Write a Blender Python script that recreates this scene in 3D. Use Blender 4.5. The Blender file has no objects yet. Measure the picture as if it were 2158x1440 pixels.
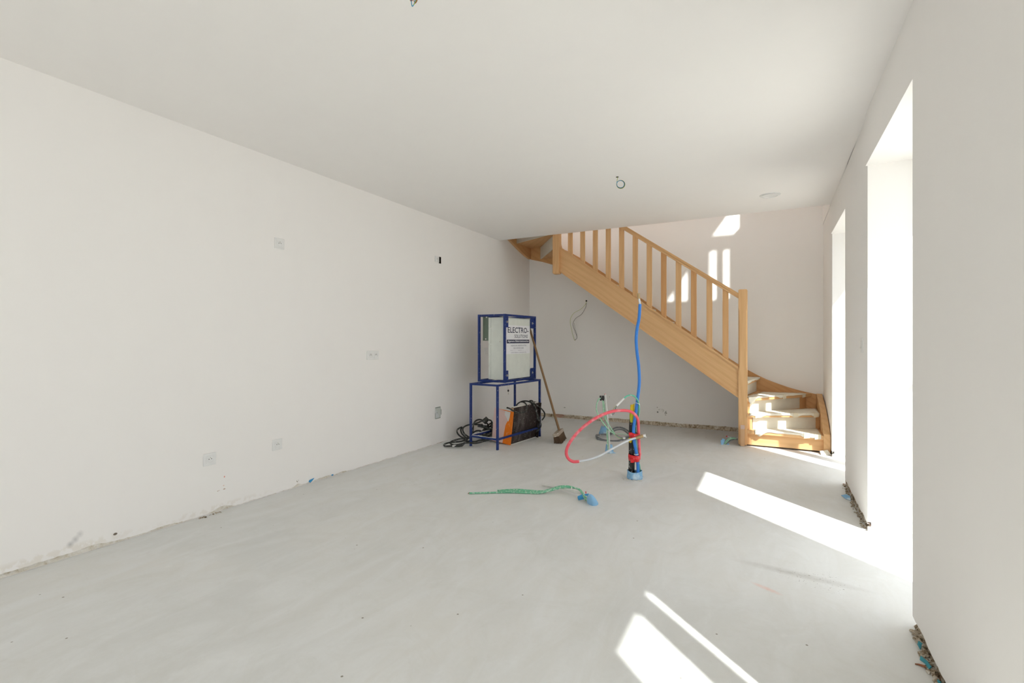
import bpy, bmesh, math, random
from math import sin, cos, atan, atan2, radians, pi, sqrt
from mathutils import Vector, Matrix, noise as mnoise

S = bpy.context.scene
C = S.collection
R = random.Random(7)

# ------------------------------------------------------------------ camera
FPX, CAMZ = 1035.0, 1.18                      # focal length in px of the 2158 px wide frame, eye height
YAW = atan(546.4 / FPX)
cs, sn = cos(YAW), sin(YAW)
cam = bpy.data.cameras.new('camera')
cam.sensor_width = 36.0
cam.lens = 36.0 * FPX / 2158.0
cam.shift_y = -2.2 / 2158.0
cam.clip_start = 0.02
camo = bpy.data.objects.new('camera', cam)
camo.location = (0, 0, CAMZ)
camo.rotation_euler = (pi / 2, 0, YAW)
C.objects.link(camo)
S.camera = camo

# ------------------------------------------------------------------ world, sun, exposure
w = bpy.data.worlds.new('daylight'); S.world = w; w.use_nodes = True
bg = w.node_tree.nodes['Background']
bg.inputs['Color'].default_value = (0.95, 0.955, 1.0, 1)
bg.inputs['Strength'].default_value = 2.1

SUN = Vector((1.0, -0.955, 1.445)).normalized()
sl = bpy.data.lights.new('sun', 'SUN'); sl.energy = 8.0; sl.angle = radians(0.9); sl.color = (1.0, 0.98, 0.955)
so = bpy.data.objects.new('sun', sl); so.rotation_euler = SUN.to_track_quat('Z', 'Y').to_euler()
so.location = (8, -8, 12); C.objects.link(so)

def portal(x, y, z, w_, h_, rot=None):
    l = bpy.data.lights.new('daylight_portal', 'AREA'); l.shape = 'RECTANGLE'; l.size, l.size_y = (w_, h_) if rot else (h_, w_)
    l.cycles.is_portal = True
    o = bpy.data.objects.new('daylight_portal', l); o.location = (x, y, z)
    o.rotation_euler = rot or (0, pi / 2, 0); C.objects.link(o)
portal(1.10, 5.38, 1.12, 1.1, 2.3)
portal(1.10, 3.16, 1.12, 1.1, 2.3)
portal(1.10, 0.86, 1.12, 1.1, 2.3)
portal(1.10, -1.5, 1.12, 1.2, 2.3)  # for the side window added behind the camera
portal(-1.4, -6.3, 1.13, 3.4, 2.3, (-pi / 2, 0, 0))  # for the glazed doors added behind the camera
portal(1.10, 5.40, 3.96, 1.4, 2.3)
portal(1.10, 3.15, 3.96, 1.1, 2.3)  # for the second upstairs window, added for light
portal(-1.7, 3.4, 5.52, 2.2, 1.6, (0, 0, 0))  # for the added roof light

S.view_settings.view_transform = 'Standard'
S.view_settings.look = 'None'
S.view_settings.gamma = 1.0
S.view_settings.use_curve_mapping = False
S.view_settings.exposure = 0.58
S.cycles.max_bounces = 10
S.cycles.diffuse_bounces = 7
S.cycles.use_adaptive_sampling = True
S.cycles.adaptive_threshold = 0.06
S.cycles.transparent_max_bounces = 12
S.cycles.caustics_reflective = False
S.cycles.caustics_refractive = False
S.cycles.sample_clamp_indirect = 8.0

# ------------------------------------------------------------------ materials
def srgb(r, g, b):
    f = lambda c: (c / 255 / 12.92) if c / 255 <= 0.04045 else ((c / 255 + 0.055) / 1.055) ** 2.4
    return (f(r), f(g), f(b), 1)

class NT:
    def __init__(s, name, rough=0.6, spec=0.3, metal=0.0):
        s.m = bpy.data.materials.new(name); s.m.use_nodes = True
        s.t = s.m.node_tree; s.b = s.t.nodes['Principled BSDF']
        s.b.inputs['Roughness'].default_value = rough
        s.b.inputs['Specular IOR Level'].default_value = spec
        s.b.inputs['Metallic'].default_value = metal
    def n(s, typ, **kw):
        nd = s.t.nodes.new(typ)
        for k, v in kw.items():
            if k in nd.inputs: nd.inputs[k].default_value = v
            else: setattr(nd, k, v)
        return nd
    def l(s, a, b): s.t.links.new(a, b)
    def coord(s, kind='Object'): return s.n('ShaderNodeTexCoord').outputs[kind]
    def mapping(s, vec, scale=(1, 1, 1), loc=(0, 0, 0), rot=(0, 0, 0)):
        m = s.n('ShaderNodeMapping')
        m.inputs['Scale'].default_value = scale; m.inputs['Location'].default_value = loc; m.inputs['Rotation'].default_value = rot
        s.l(vec, m.inputs['Vector']); return m.outputs[0]
    def noise(s, vec, scale, detail=4, rough=0.5, dist=0.0):
        n = s.n('ShaderNodeTexNoise'); n.inputs['Scale'].default_value = scale; n.inputs['Detail'].default_value = detail
        n.inputs['Roughness'].default_value = rough; n.inputs['Distortion'].default_value = dist
        s.l(vec, n.inputs['Vector']); return n.outputs['Fac']
    def ramp(s, fac, stops):
        r = s.n('ShaderNodeValToRGB'); e = r.color_ramp.elements
        e[0].position, e[0].color = stops[0]; e[1].position, e[1].color = stops[-1]
        for p, c in stops[1:-1]:
            q = e.new(p); q.color = c
        s.l(fac, r.inputs[0]); return r.outputs[0]
    def mix(s, fac, a, b, mode='MIX'):
        m = s.n('ShaderNodeMix'); m.data_type = 'RGBA'; m.blend_type = mode
        for inp, v in ((m.inputs[0], fac), (m.inputs[6], a), (m.inputs[7], b)):
            if isinstance(v, (int, float, tuple)): inp.default_value = v
            else: s.l(v, inp)
        return m.outputs[2]
    def math(s, op, a, b=0.0, c=None):
        m = s.n('ShaderNodeMath'); m.operation = op
        for i, v in enumerate((a, b) if c is None else (a, b, c)):
            if isinstance(v, (int, float)): m.inputs[i].default_value = v
            else: s.l(v, m.inputs[i])
        return m.outputs[0]
    def bump(s, h, strength=0.3, dist=0.01):
        b = s.n('ShaderNodeBump'); b.inputs['Strength'].default_value = strength; b.inputs['Distance'].default_value = dist
        s.l(h, b.inputs['Height']); s.l(b.outputs[0], s.b.inputs['Normal'])
    def col(s, c):
        if isinstance(c, tuple): s.b.inputs['Base Color'].default_value = c
        else: s.l(c, s.b.inputs['Base Color'])
    def spot(s, vec, center, radii, soft=0.5, rot=(0, 0, 0)):
        """1 inside an ellipsoid, 0 outside: a stain with a place and shape of its own"""
        v = s.n('ShaderNodeVectorMath', operation='SUBTRACT'); s.l(vec, v.inputs[0]); v.inputs[1].default_value = center
        v2 = s.mapping(v.outputs[0], rot=rot)
        v3 = s.n('ShaderNodeVectorMath', operation='DIVIDE'); s.l(v2, v3.inputs[0]); v3.inputs[1].default_value = radii
        ln = s.n('ShaderNodeVectorMath', operation='LENGTH'); s.l(v3.outputs[0], ln.inputs[0])
        r = s.n('ShaderNodeMapRange'); r.inputs['From Min'].default_value = 1.0; r.inputs['From Max'].default_value = 1.0 - soft
        s.l(ln.outputs['Value'], r.inputs['Value']); return r.outputs[0]

def plain(name, c, rough=0.5, spec=0.4, metal=0.0, speck=None, scale=40, thr=(0.62, 0.66)):
    k = NT(name, rough, spec, metal)
    v = k.coord()
    n1 = k.noise(v, scale * 0.4, 3)
    d = tuple(x * 0.86 for x in c[:3]) + (1,)
    colr = k.mix(n1, c, d)
    if speck:
        n2 = k.noise(v, scale, 3, 0.6)
        colr = k.mix(k.ramp(n2, [(thr[0], (0, 0, 0, 1)), (thr[1], (1, 1, 1, 1))]), colr, speck)
    k.col(colr); k.bump(n1, 0.05, 0.002)
    return k.m

def plaster(name, tint=(0.908, 0.886, 0.866), spots=()):
    k = NT(name, 0.9, 0.15)
    v = k.coord()
    big = k.noise(v, 0.8, 3, 0.5, 0.3)
    mid = k.noise(k.mapping(v, (1, 1, 0.35)), 5.0, 4, 0.55)
    a = tint + (1,); b = tuple(x * m for x, m in zip(tint, (0.968, 0.972, 0.965))) + (1,)
    c2 = k.mix(big, a, b)
    c2 = k.mix(k.ramp(mid, [(0.35, (0, 0, 0, 1)), (0.75, (1, 1, 1, 1))]), c2, tuple(x * 0.975 for x in tint) + (1,))
    for (ctr, rad, soft, colr, amt, brk) in spots:
        m = k.spot(v, ctr, rad, soft)
        if brk:
            n = k.noise(v, brk, 3)
            m = k.math('MULTIPLY', m, k.ramp(n, [(0.48, (0, 0, 0, 1)), (0.56, (1, 1, 1, 1))]))
        m = k.math('MULTIPLY', m, amt)
        c2 = k.mix(m, c2, colr)
    k.col(c2)
    fine = k.noise(k.mapping(v, (1, 1, 0.5)), 14, 5, 0.6)
    k.bump(fine, 0.10, 0.004)
    return k.m

M = {}
M['ceiling'] = plaster('ceiling_plaster', (0.915, 0.893, 0.876))
left_spots = [
    ((-3.37, 1.240, 0.070), (0.2, 0.020, 0.022), 0.95, (0.42, 0.42, 0.41, 1), 0.75, 0),
    ((-3.37, 1.262, 0.090), (0.2, 0.020, 0.024), 0.95, (0.42, 0.42, 0.41, 1), 0.6, 0),
    ((-3.37, 1.282, 0.112), (0.2, 0.020, 0.024), 0.95, (0.42, 0.42, 0.41, 1), 0.4, 0),
    ((-3.37, 2.091, 0.23), (0.2, 0.006, 0.007), 0.4, (0.7, 0.25, 0.2, 1), 0.9, 0),
    ((-3.37, 2.086, 0.17), (0.2, 0.006, 0.005), 0.4, (0.7, 0.4, 0.3, 1), 0.6, 0),
    ((-3.37, 2.05, 0.142), (0.2, 0.012, 0.005), 0.4, (0.45, 0.3, 0.22, 1), 0.9, 90),
    ((-3.37, 2.09, 0.145), (0.2, 0.010, 0.005), 0.4, (0.45, 0.3, 0.22, 1), 0.9, 0),
    ((-3.37, 1.447, 0.055), (0.2, 0.012, 0.008), 0.3, (0.08, 0.05, 0.03, 1), 1.0, 0),
    ((-3.37, 2.69, 0.05), (0.2, 0.012, 0.012), 0.3, (0.15, 0.10, 0.04, 1), 1.0, 60),
    ((-3.37, 1.15, 0.04), (0.2, 0.5, 0.035), 0.6, (0.70, 0.64, 0.54, 1), 0.35, 25),
    ((-3.37, 2.05, 0.03), (0.2, 0.5, 0.03), 0.6, (0.70, 0.64, 0.56, 1), 0.3, 30),
]
back_spots = [
    ((-1.395, 6.975, 0.185), (0.012, 0.2, 0.014), 0.4, (0.10, 0.11, 0.08, 1), 0.9, 0),
    ((-1.40, 6.975, 0.25), (0.008, 0.2, 0.008), 0.4, (0.25, 0.25, 0.2, 1), 0.8, 0),
    ((-1.285, 6.975, 0.18), (0.016, 0.2, 0.040), 0.4, (0.06, 0.08, 0.05, 1), 1.0, 45),
    ((-1.35, 6.975, 0.21), (0.06, 0.2, 0.03), 0.6, (0.4, 0.4, 0.34, 1), 0.5, 60),
    ((-2.37, 6.975, 2.02), (0.02, 0.2, 0.008), 0.5, (0.9, 0.89, 0.86, 1), 0.8, 0),
    ((-2.78, 6.975, 0.16), (0.03, 0.2, 0.007), 0.4, (0.2, 0.19, 0.17, 1), 0.8, 50),
    ((-2.08, 6.975, 0.36), (0.008, 0.2, 0.008), 0.4, (0.45, 0.43, 0.36, 1), 0.7, 0),
]
M['wall'] = plaster('wall_plaster')
M['wall_left'] = plaster('wall_plaster_left', (0.90, 0.878, 0.862), left_spots)
M['wall_back'] = plaster('wall_plaster_back', spots=back_spots)

def screed():
    k = NT('floor_screed', 0.62, 0.3)
    v = k.coord()
    big = k.noise(v, 0.9, 4, 0.55, 0.6)
    st = k.noise(k.mapping(v, (2.2, 0.8, 1), rot=(0, 0, 0.5)), 2.6, 6, 0.62, 1.2)
    fine = k.noise(v, 60, 4, 0.6)
    c = k.mix(k.ramp(big, [(0.3, (0, 0, 0, 1)), (0.7, (1, 1, 1, 1))]), (0.745, 0.74, 0.715, 1), (0.690, 0.70, 0.695, 1))
    c = k.mix(k.ramp(st, [(0.40, (0, 0, 0, 1)), (0.72, (1, 1, 1, 1))]), c, (0.775, 0.785, 0.785, 1))
    c = k.mix(k.math('MULTIPLY', fine, 0.12), c, (0.50, 0.50, 0.46, 1))
    bl = k.noise(v, 3.2, 7, 0.72, 1.5)
    c = k.mix(k.math('MULTIPLY', k.ramp(bl, [(0.50, (0, 0, 0, 1)), (0.80, (1, 1, 1, 1))]), 0.32), c, (0.57, 0.56, 0.50, 1))
    sc_ = k.noise(k.mapping(v, (9, 1.5, 1), rot=(0, 0, 1.1)), 6, 5, 0.7, 0.4)
    c = k.mix(k.math('MULTIPLY', k.ramp(sc_, [(0.66, (0, 0, 0, 1)), (0.78, (1, 1, 1, 1))]), 0.22), c, (0.82, 0.82, 0.81, 1))
    wh = k.noise(v, 7, 6, 0.7, 0.8)
    c = k.mix(k.math('MULTIPLY', k.ramp(wh, [(0.64, (0, 0, 0, 1)), (0.74, (1, 1, 1, 1))]), 0.45), c, (0.80, 0.80, 0.78, 1))
    sp = k.n('ShaderNodeTexVoronoi'); sp.inputs['Scale'].default_value = 7.0; k.l(v, sp.inputs['Vector'])
    c = k.mix(k.ramp(sp.outputs['Distance'], [(0.025, (1, 1, 1, 1)), (0.04, (0, 0, 0, 1))]), c, (0.25, 0.23, 0.19, 1))
    # dragged dirt line and gravelly specks in front of the middle window, pinkish rub mark beside it
    d1 = k.spot(v, (0.12, 2.86, 0), (0.34, 0.045, 1), 0.9, rot=(0, 0, 0.12))
    n1 = k.noise(v, 26, 4, 0.7)
    c = k.mix(k.math('MULTIPLY', k.math('MULTIPLY', d1, n1), 0.75), c, (0.30, 0.28, 0.24, 1))
    d2 = k.spot(v, (0.20, 2.84, 0), (0.22, 0.14, 1), 0.6)
    n2 = k.noise(v, 110, 2, 0.5)
    c = k.mix(k.math('MULTIPLY', d2, k.ramp(n2, [(0.66, (0, 0, 0, 1)), (0.70, (1, 1, 1, 1))])), c, (0.16, 0.13, 0.10, 1))
    d3 = k.spot(v, (-0.02, 2.63, 0), (0.085, 0.022, 1), 0.8, rot=(0, 0, 0.5))
    c = k.mix(k.math('MULTIPLY', k.math('MULTIPLY', d3, k.noise(v, 45, 3)), 0.8), c, (0.80, 0.42, 0.34, 1))
    k.col(c)
    k.l(k.ramp(st, [(0.3, (0.5, 0.5, 0.5, 1)), (0.8, (0.72, 0.72, 0.72, 1))]), k.b.inputs['Roughness'])
    k.bump(k.math('ADD', k.math('MULTIPLY', fine, 0.3), st), 0.12, 0.006)
    return k.m
M['floor'] = screed()

def oak(name='oak', light=(0.76, 0.475, 0.235), dark=(0.54, 0.29, 0.115)):
    k = NT(name, 0.55, 0.3)
    at = k.n('ShaderNodeAttribute', attribute_name='grain')
    v = at.outputs['Vector']
    va = k.n('ShaderNodeAttribute', attribute_name='hue'); hue = va.outputs['Fac']
    warp = k.noise(k.mapping(v, (0.9, 3.5, 3.5)), 1.6, 3, 0.5, 0.0)
    wv = k.n('ShaderNodeTexWave'); wv.wave_type = 'BANDS'; wv.bands_direction = 'Y'
    wv.inputs['Scale'].default_value = 5.0; wv.inputs['Distortion'].default_value = 16.0
    wv.inputs['Detail'].default_value = 2.5; wv.inputs['Detail Scale'].default_value = 0.35
    k.l(k.mapping(v, (0.30, 1.0, 1.0)), wv.inputs['Vector'])
    fib = k.noise(k.mapping(v, (2.0, 60.0, 60.0)), 2.5, 4, 0.65)
    c = k.mix(warp, light + (1,), tuple(a * 0.86 for a in light) + (1,))
    c = k.mix(k.math('MULTIPLY', k.math('POWER', wv.outputs['Fac'], 2.0), 0.30), c, dark + (1,))
    c = k.mix(k.math('MULTIPLY', k.ramp(fib, [(0.42, (0, 0, 0, 1)), (0.72, (1, 1, 1, 1))]), 0.40), c, dark + (1,))
    kn = k.n('ShaderNodeTexVoronoi'); kn.inputs['Scale'].default_value = 1.6
    k.l(k.mapping(v, (0.8, 2.0, 1.0)), kn.inputs['Vector'])
    c = k.mix(k.math('MULTIPLY', k.ramp(kn.outputs['Distance'], [(0.018, (1, 1, 1, 1)), (0.05, (0, 0, 0, 1))]), 0.75), c, (0.16, 0.07, 0.025, 1))
    c = k.mix(hue, c, k.mix(1.0, c, (0.86, 0.74, 0.62, 1), 'MULTIPLY'))
    k.col(c); k.bump(fib, 0.08, 0.002)
    return k.m
M['oak'] = oak()
M['mdf'] = plain('riser_board', (0.78, 0.74, 0.64, 1), 0.7, 0.2)
M['batten'] = oak('batten_pine', (0.66, 0.42, 0.24), (0.5, 0.28, 0.14))
M['pink_wood'] = plain('pinkish_end', (0.66, 0.50, 0.42, 1), 0.7, 0.2)

def paper():
    k = NT('protective_paper', 0.75, 0.25)
    v = k.coord()
    n1 = k.noise(v, 6, 4, 0.6, 0.5); n2 = k.noise(v, 40, 5, 0.7)
    c = k.mix(n1, (0.84, 0.80, 0.69, 1), (0.76, 0.72, 0.62, 1))
    c = k.mix(k.ramp(n2, [(0.60, (0, 0, 0, 1)), (0.75, (1, 1, 1, 1))]), c, (0.62, 0.60, 0.55, 1))
    k.col(c); k.bump(n1, 0.5, 0.01); return k.m
M['paper'] = paper()
M['tape_cream'] = plain('masking_tape', (0.78, 0.71, 0.55, 1), 0.5, 0.3)

def masonry():
    k = NT('rough_masonry', 0.95, 0.1)
    v = k.coord()
    n1 = k.noise(v, 30, 5, 0.7, 1.0); n2 = k.noise(v, 70, 4, 0.7); n3 = k.noise(v, 4, 3, 0.5)
    c = k.ramp(n1, [(0.34, (0.075, 0.05, 0.03, 1)), (0.46, (0.36, 0.28, 0.19, 1)), (0.55, (0.60, 0.53, 0.43, 1)), (0.68, (0.78, 0.75, 0.69, 1))])
    c = k.mix(k.ramp(n3, [(0.60, (0, 0, 0, 1)), (0.66, (1, 1, 1, 1))]), c, k.mix(n2, (0.42, 0.16, 0.10, 1), (0.62, 0.42, 0.32, 1)))
    c = k.mix(k.ramp(n2, [(0.62, (0, 0, 0, 1)), (0.68, (1, 1, 1, 1))]), c, (0.12, 0.09, 0.06, 1))
    k.col(c); k.bump(n1, 0.8, 0.02); return k.m
M['masonry'] = masonry()
def masonry_tan():
    k = NT('tan_rough_base', 0.95, 0.1)
    v = k.coord()
    n1 = k.noise(v, 24, 5, 0.7, 1.0); n2 = k.noise(v, 60, 4, 0.7); n3 = k.noise(v, 3.0, 3, 0.5)
    c = k.ramp(n1, [(0.34, (0.20, 0.14, 0.085, 1)), (0.44, (0.48, 0.39, 0.28, 1)), (0.54, (0.66, 0.58, 0.46, 1)), (0.66, (0.82, 0.79, 0.73, 1))])
    c = k.mix(k.ramp(n3, [(0.60, (0, 0, 0, 1)), (0.66, (1, 1, 1, 1))]), c, k.mix(n2, (0.36, 0.13, 0.08, 1), (0.66, 0.52, 0.42, 1)))
    k.col(c); k.bump(n1, 0.6, 0.01); return k.m
M['masonry_tan'] = masonry_tan()
def masonry_pale():
    k = NT('flaking_plaster', 0.95, 0.1)
    v = k.coord()
    n1 = k.noise(v, 20, 5, 0.7, 1.0); n3 = k.noise(v, 2.2, 3, 0.5)
    c = k.ramp(n1, [(0.30, (0.50, 0.42, 0.30, 1)), (0.45, (0.70, 0.66, 0.58, 1)), (0.65, (0.82, 0.80, 0.76, 1))])
    c = k.mix(k.ramp(n3, [(0.55, (0, 0, 0, 1)), (0.62, (1, 1, 1, 1))]), c, k.ramp(n1, [(0.4, (0.22, 0.15, 0.08, 1)), (0.6, (0.60, 0.51, 0.38, 1))]))
    k.col(c); k.bump(n1, 0.6, 0.01); return k.m
M['flaking'] = masonry_pale()

M['blue_steel'] = plain('blue_painted_steel', (0.004, 0.026, 0.165, 1), 0.45, 0.45, speck=(0.62, 0.64, 0.70, 1), scale=70, thr=(0.665, 0.70))
M['cabinet'] = plain('grey_white_enamel', (0.73, 0.765, 0.71, 1), 0.45, 0.4)
M['olive_metal'] = plain('grey_green_metal', (0.17, 0.22, 0.17, 1), 0.5, 0.5, 0.3)
M['bolt'] = plain('zinc_bolt', (0.62, 0.60, 0.52, 1), 0.35, 0.5, 0.7)
M['black_plastic'] = plain('black_plastic', (0.012, 0.012, 0.012, 1), 0.4, 0.5)
M['sticker'] = plain('white_sticker', (0.84, 0.85, 0.88, 1), 0.4, 0.4)
M['navy'] = plain('navy_print', (0.018, 0.022, 0.06, 1), 0.5, 0.3)
M['greyprint'] = plain('grey_print', (0.20, 0.21, 0.27, 1), 0.5, 0.3)
M['white_print'] = plain('white_print', (0.85, 0.86, 0.9, 1), 0.5, 0.3)
M['rubber'] = plain('dusty_black_rubber', (0.035, 0.037, 0.033, 1), 0.55, 0.35, speck=(0.30, 0.30, 0.28, 1), scale=30, thr=(0.55, 0.75))
M['grey_cable'] = plain('grey_cable', (0.17, 0.18, 0.19, 1), 0.5, 0.4, speck=(0.45, 0.46, 0.47, 1), scale=25, thr=(0.55, 0.72))

def filmply():
    k = NT('brown_film_faced_board', 0.42, 0.4)
    v = k.coord()
    n1 = k.noise(k.mapping(v, (1, 1, 0.35)), 6, 6, 0.75, 0.6); n2 = k.noise(v, 75, 3, 0.6); n3 = k.noise(k.mapping(v, (1, 1, 0.15)), 14, 4, 0.6)
    c = k.mix(k.ramp(n1, [(0.50, (0, 0, 0, 1)), (0.74, (1, 1, 1, 1))]), (0.022, 0.011, 0.009, 1), (0.17, 0.15, 0.14, 1))
    c = k.mix(k.ramp(n3, [(0.66, (0, 0, 0, 1)), (0.74, (1, 1, 1, 1))]), c, (0.32, 0.29, 0.26, 1))
    c = k.mix(k.ramp(n2, [(0.65, (0, 0, 0, 1)), (0.69, (1, 1, 1, 1))]), c, (0.60, 0.58, 0.55, 1))
    k.col(c); return k.m
M['filmply'] = filmply()
M['orange'] = plain('orange_board', (0.84, 0.20, 0.006, 1), 0.5, 0.35, speck=(0.85, 0.45, 0.2, 1), scale=16, thr=(0.56, 0.72))
M['pink'] = plain('pale_pink_paper', (0.72, 0.53, 0.49, 1), 0.7, 0.2)
M['pinkline'] = plain('pink_crease', (0.70, 0.30, 0.24, 1), 0.7, 0.2)
M['white_dirty'] = plain('dirty_white', (0.72, 0.71, 0.68, 1), 0.7, 0.2, speck=(0.4, 0.36, 0.3, 1), scale=30)
M['raw_wood'] = plain('raw_board_edge', (0.46, 0.33, 0.22, 1), 0.7, 0.2)
M['broom_wood'] = oak('worn_broom_wood', (0.30, 0.185, 0.095), (0.17, 0.10, 0.05))
M['broom_block'] = plain('greyed_broom_block', (0.42, 0.35, 0.28, 1), 0.8, 0.2, speck=(0.7, 0.66, 0.6, 1), scale=40)
M['bristle'] = plain('brown_bristle', (0.13, 0.085, 0.055, 1), 0.85, 0.1)
M['blue_pipe'] = plain('blue_sleeve', (0.035, 0.22, 0.70, 1), 0.5, 0.4, speck=(0.7, 0.75, 0.8, 1), scale=45, thr=(0.69, 0.72))
M['red_pipe'] = plain('pinkish_red_sleeve', (0.90, 0.115, 0.155, 1), 0.45, 0.4, speck=(0.88, 0.35, 0.38, 1), scale=12, thr=(0.50, 0.70))
M['white_pipe'] = plain('white_pex_pipe', (0.70, 0.74, 0.78, 1), 0.35, 0.45)
M['black_pipe'] = plain('black_flat_sleeve', (0.010, 0.010, 0.010, 1), 0.3, 0.5, speck=(0.42, 0.42, 0.42, 1), scale=32, thr=(0.60, 0.70))
M['yellow'] = plain('yellow_green_film', (0.60, 0.62, 0.02, 1), 0.35, 0.4)
M['yellow2'] = plain('yellow_film', (0.85, 0.62, 0.01, 1), 0.35, 0.4)
M['red_tape'] = plain('red_tape', (0.72, 0.012, 0.02, 1), 0.3, 0.5, speck=(0.8, 0.5, 0.5, 1), scale=40, thr=(0.66, 0.70))
M['teal'] = plain('teal_green_cable', (0.12, 0.52, 0.36, 1), 0.45, 0.4, speck=(0.62, 0.74, 0.66, 1), scale=24, thr=(0.56, 0.66))
M['pale_green'] = plain('pale_green_cable', (0.34, 0.62, 0.42, 1), 0.5, 0.3, speck=(0.60, 0.74, 0.62, 1), scale=50, thr=(0.50, 0.70))
M['dusty_green'] = plain('dusty_green_cable', (0.17, 0.50, 0.31, 1), 0.6, 0.25, speck=(0.52, 0.66, 0.55, 1), scale=70, thr=(0.48, 0.66))
M['yellow_wire'] = plain('green_yellow_wire', (0.42, 0.50, 0.04, 1), 0.4, 0.4)
M['blue_wire'] = plain('blue_wire', (0.04, 0.30, 0.50, 1), 0.4, 0.4)
M['brown_wire'] = plain('brown_wire', (0.26, 0.085, 0.025, 1), 0.4, 0.4)
M['black_wire'] = plain('black_wire', (0.02, 0.02, 0.02, 1), 0.4, 0.4)
M['cloth'] = plain('light_blue_foam', (0.27, 0.50, 0.74, 1), 0.8, 0.15, speck=(0.60, 0.72, 0.82, 1), scale=10, thr=(0.52, 0.66))
M['cloth_dark'] = plain('blue_foam', (0.06, 0.30, 0.58, 1), 0.8, 0.15)
M['brass'] = plain('dull_brass', (0.46, 0.33, 0.17, 1), 0.4, 0.5, 0.6)
M['clear'] = plain('translucent_connector', (0.80, 0.80, 0.78, 1), 0.3, 0.5)
M['grey_pipe'] = plain('light_grey_conduit', (0.70, 0.70, 0.67, 1), 0.5, 0.4, speck=(0.68, 0.68, 0.66, 1), scale=16, thr=(0.5, 0.7))
M['crumb'] = plain('plaster_crumbs', (0.78, 0.75, 0.69, 1), 0.95, 0.1)
M['plate'] = plain('socket_white', (0.86, 0.86, 0.85, 1), 0.35, 0.45)
M['hole'] = plain('dark_recess', (0.02, 0.016, 0.012, 1), 0.9, 0.1)
M['filler'] = plain('grey_green_filler', (0.60, 0.63, 0.59, 1), 0.85, 0.15)
M['filler2'] = plain('pale_filler', (0.66, 0.68, 0.68, 1), 0.85, 0.15)
M['redbit'] = plain('red_cap', (0.6, 0.02, 0.04, 1), 0.5, 0.3)
M['frame'] = plain('white_window_frame', (0.80, 0.81, 0.82, 1), 0.4, 0.4)
M['paving'] = plain('terrace_paving', (0.62, 0.60, 0.56, 1), 0.9, 0.1)
M['roof'] = plain('upper_ceiling_plaster', (0.82, 0.81, 0.78, 1), 0.9, 0.1)
def glass():
    k = NT('window_glass'); t = k.t
    for n in list(t.nodes): t.nodes.remove(n)
    out = t.nodes.new('ShaderNodeOutputMaterial'); tr = t.nodes.new('ShaderNodeBsdfTransparent'); gl = t.nodes.new('ShaderNodeBsdfGlossy')
    gl.inputs['Roughness'].default_value = 0.02; tr.inputs['Color'].default_value = (0.96, 0.98, 0.97, 1)
    fc_ = t.nodes.new('ShaderNodeLayerWeight'); pw = t.nodes.new('ShaderNodeMath'); pw.operation = 'POWER'; pw.inputs[1].default_value = 5.0
    lw = t.nodes.new('ShaderNodeMath'); lw.operation = 'MULTIPLY_ADD'; lw.inputs[1].default_value = 0.7; lw.inputs[2].default_value = 0.03
    t.links.new(fc_.outputs['Facing'], pw.inputs[0]); t.links.new(pw.outputs[0], lw.inputs[0])
    mx = t.nodes.new('ShaderNodeMixShader'); t.links.new(lw.outputs[0], mx.inputs[0])
    t.links.new(tr.outputs[0], mx.inputs[1]); t.links.new(gl.outputs[0], mx.inputs[2]); t.links.new(mx.outputs[0], out.inputs[0])
    return k.m
M['glass'] = glass()

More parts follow.
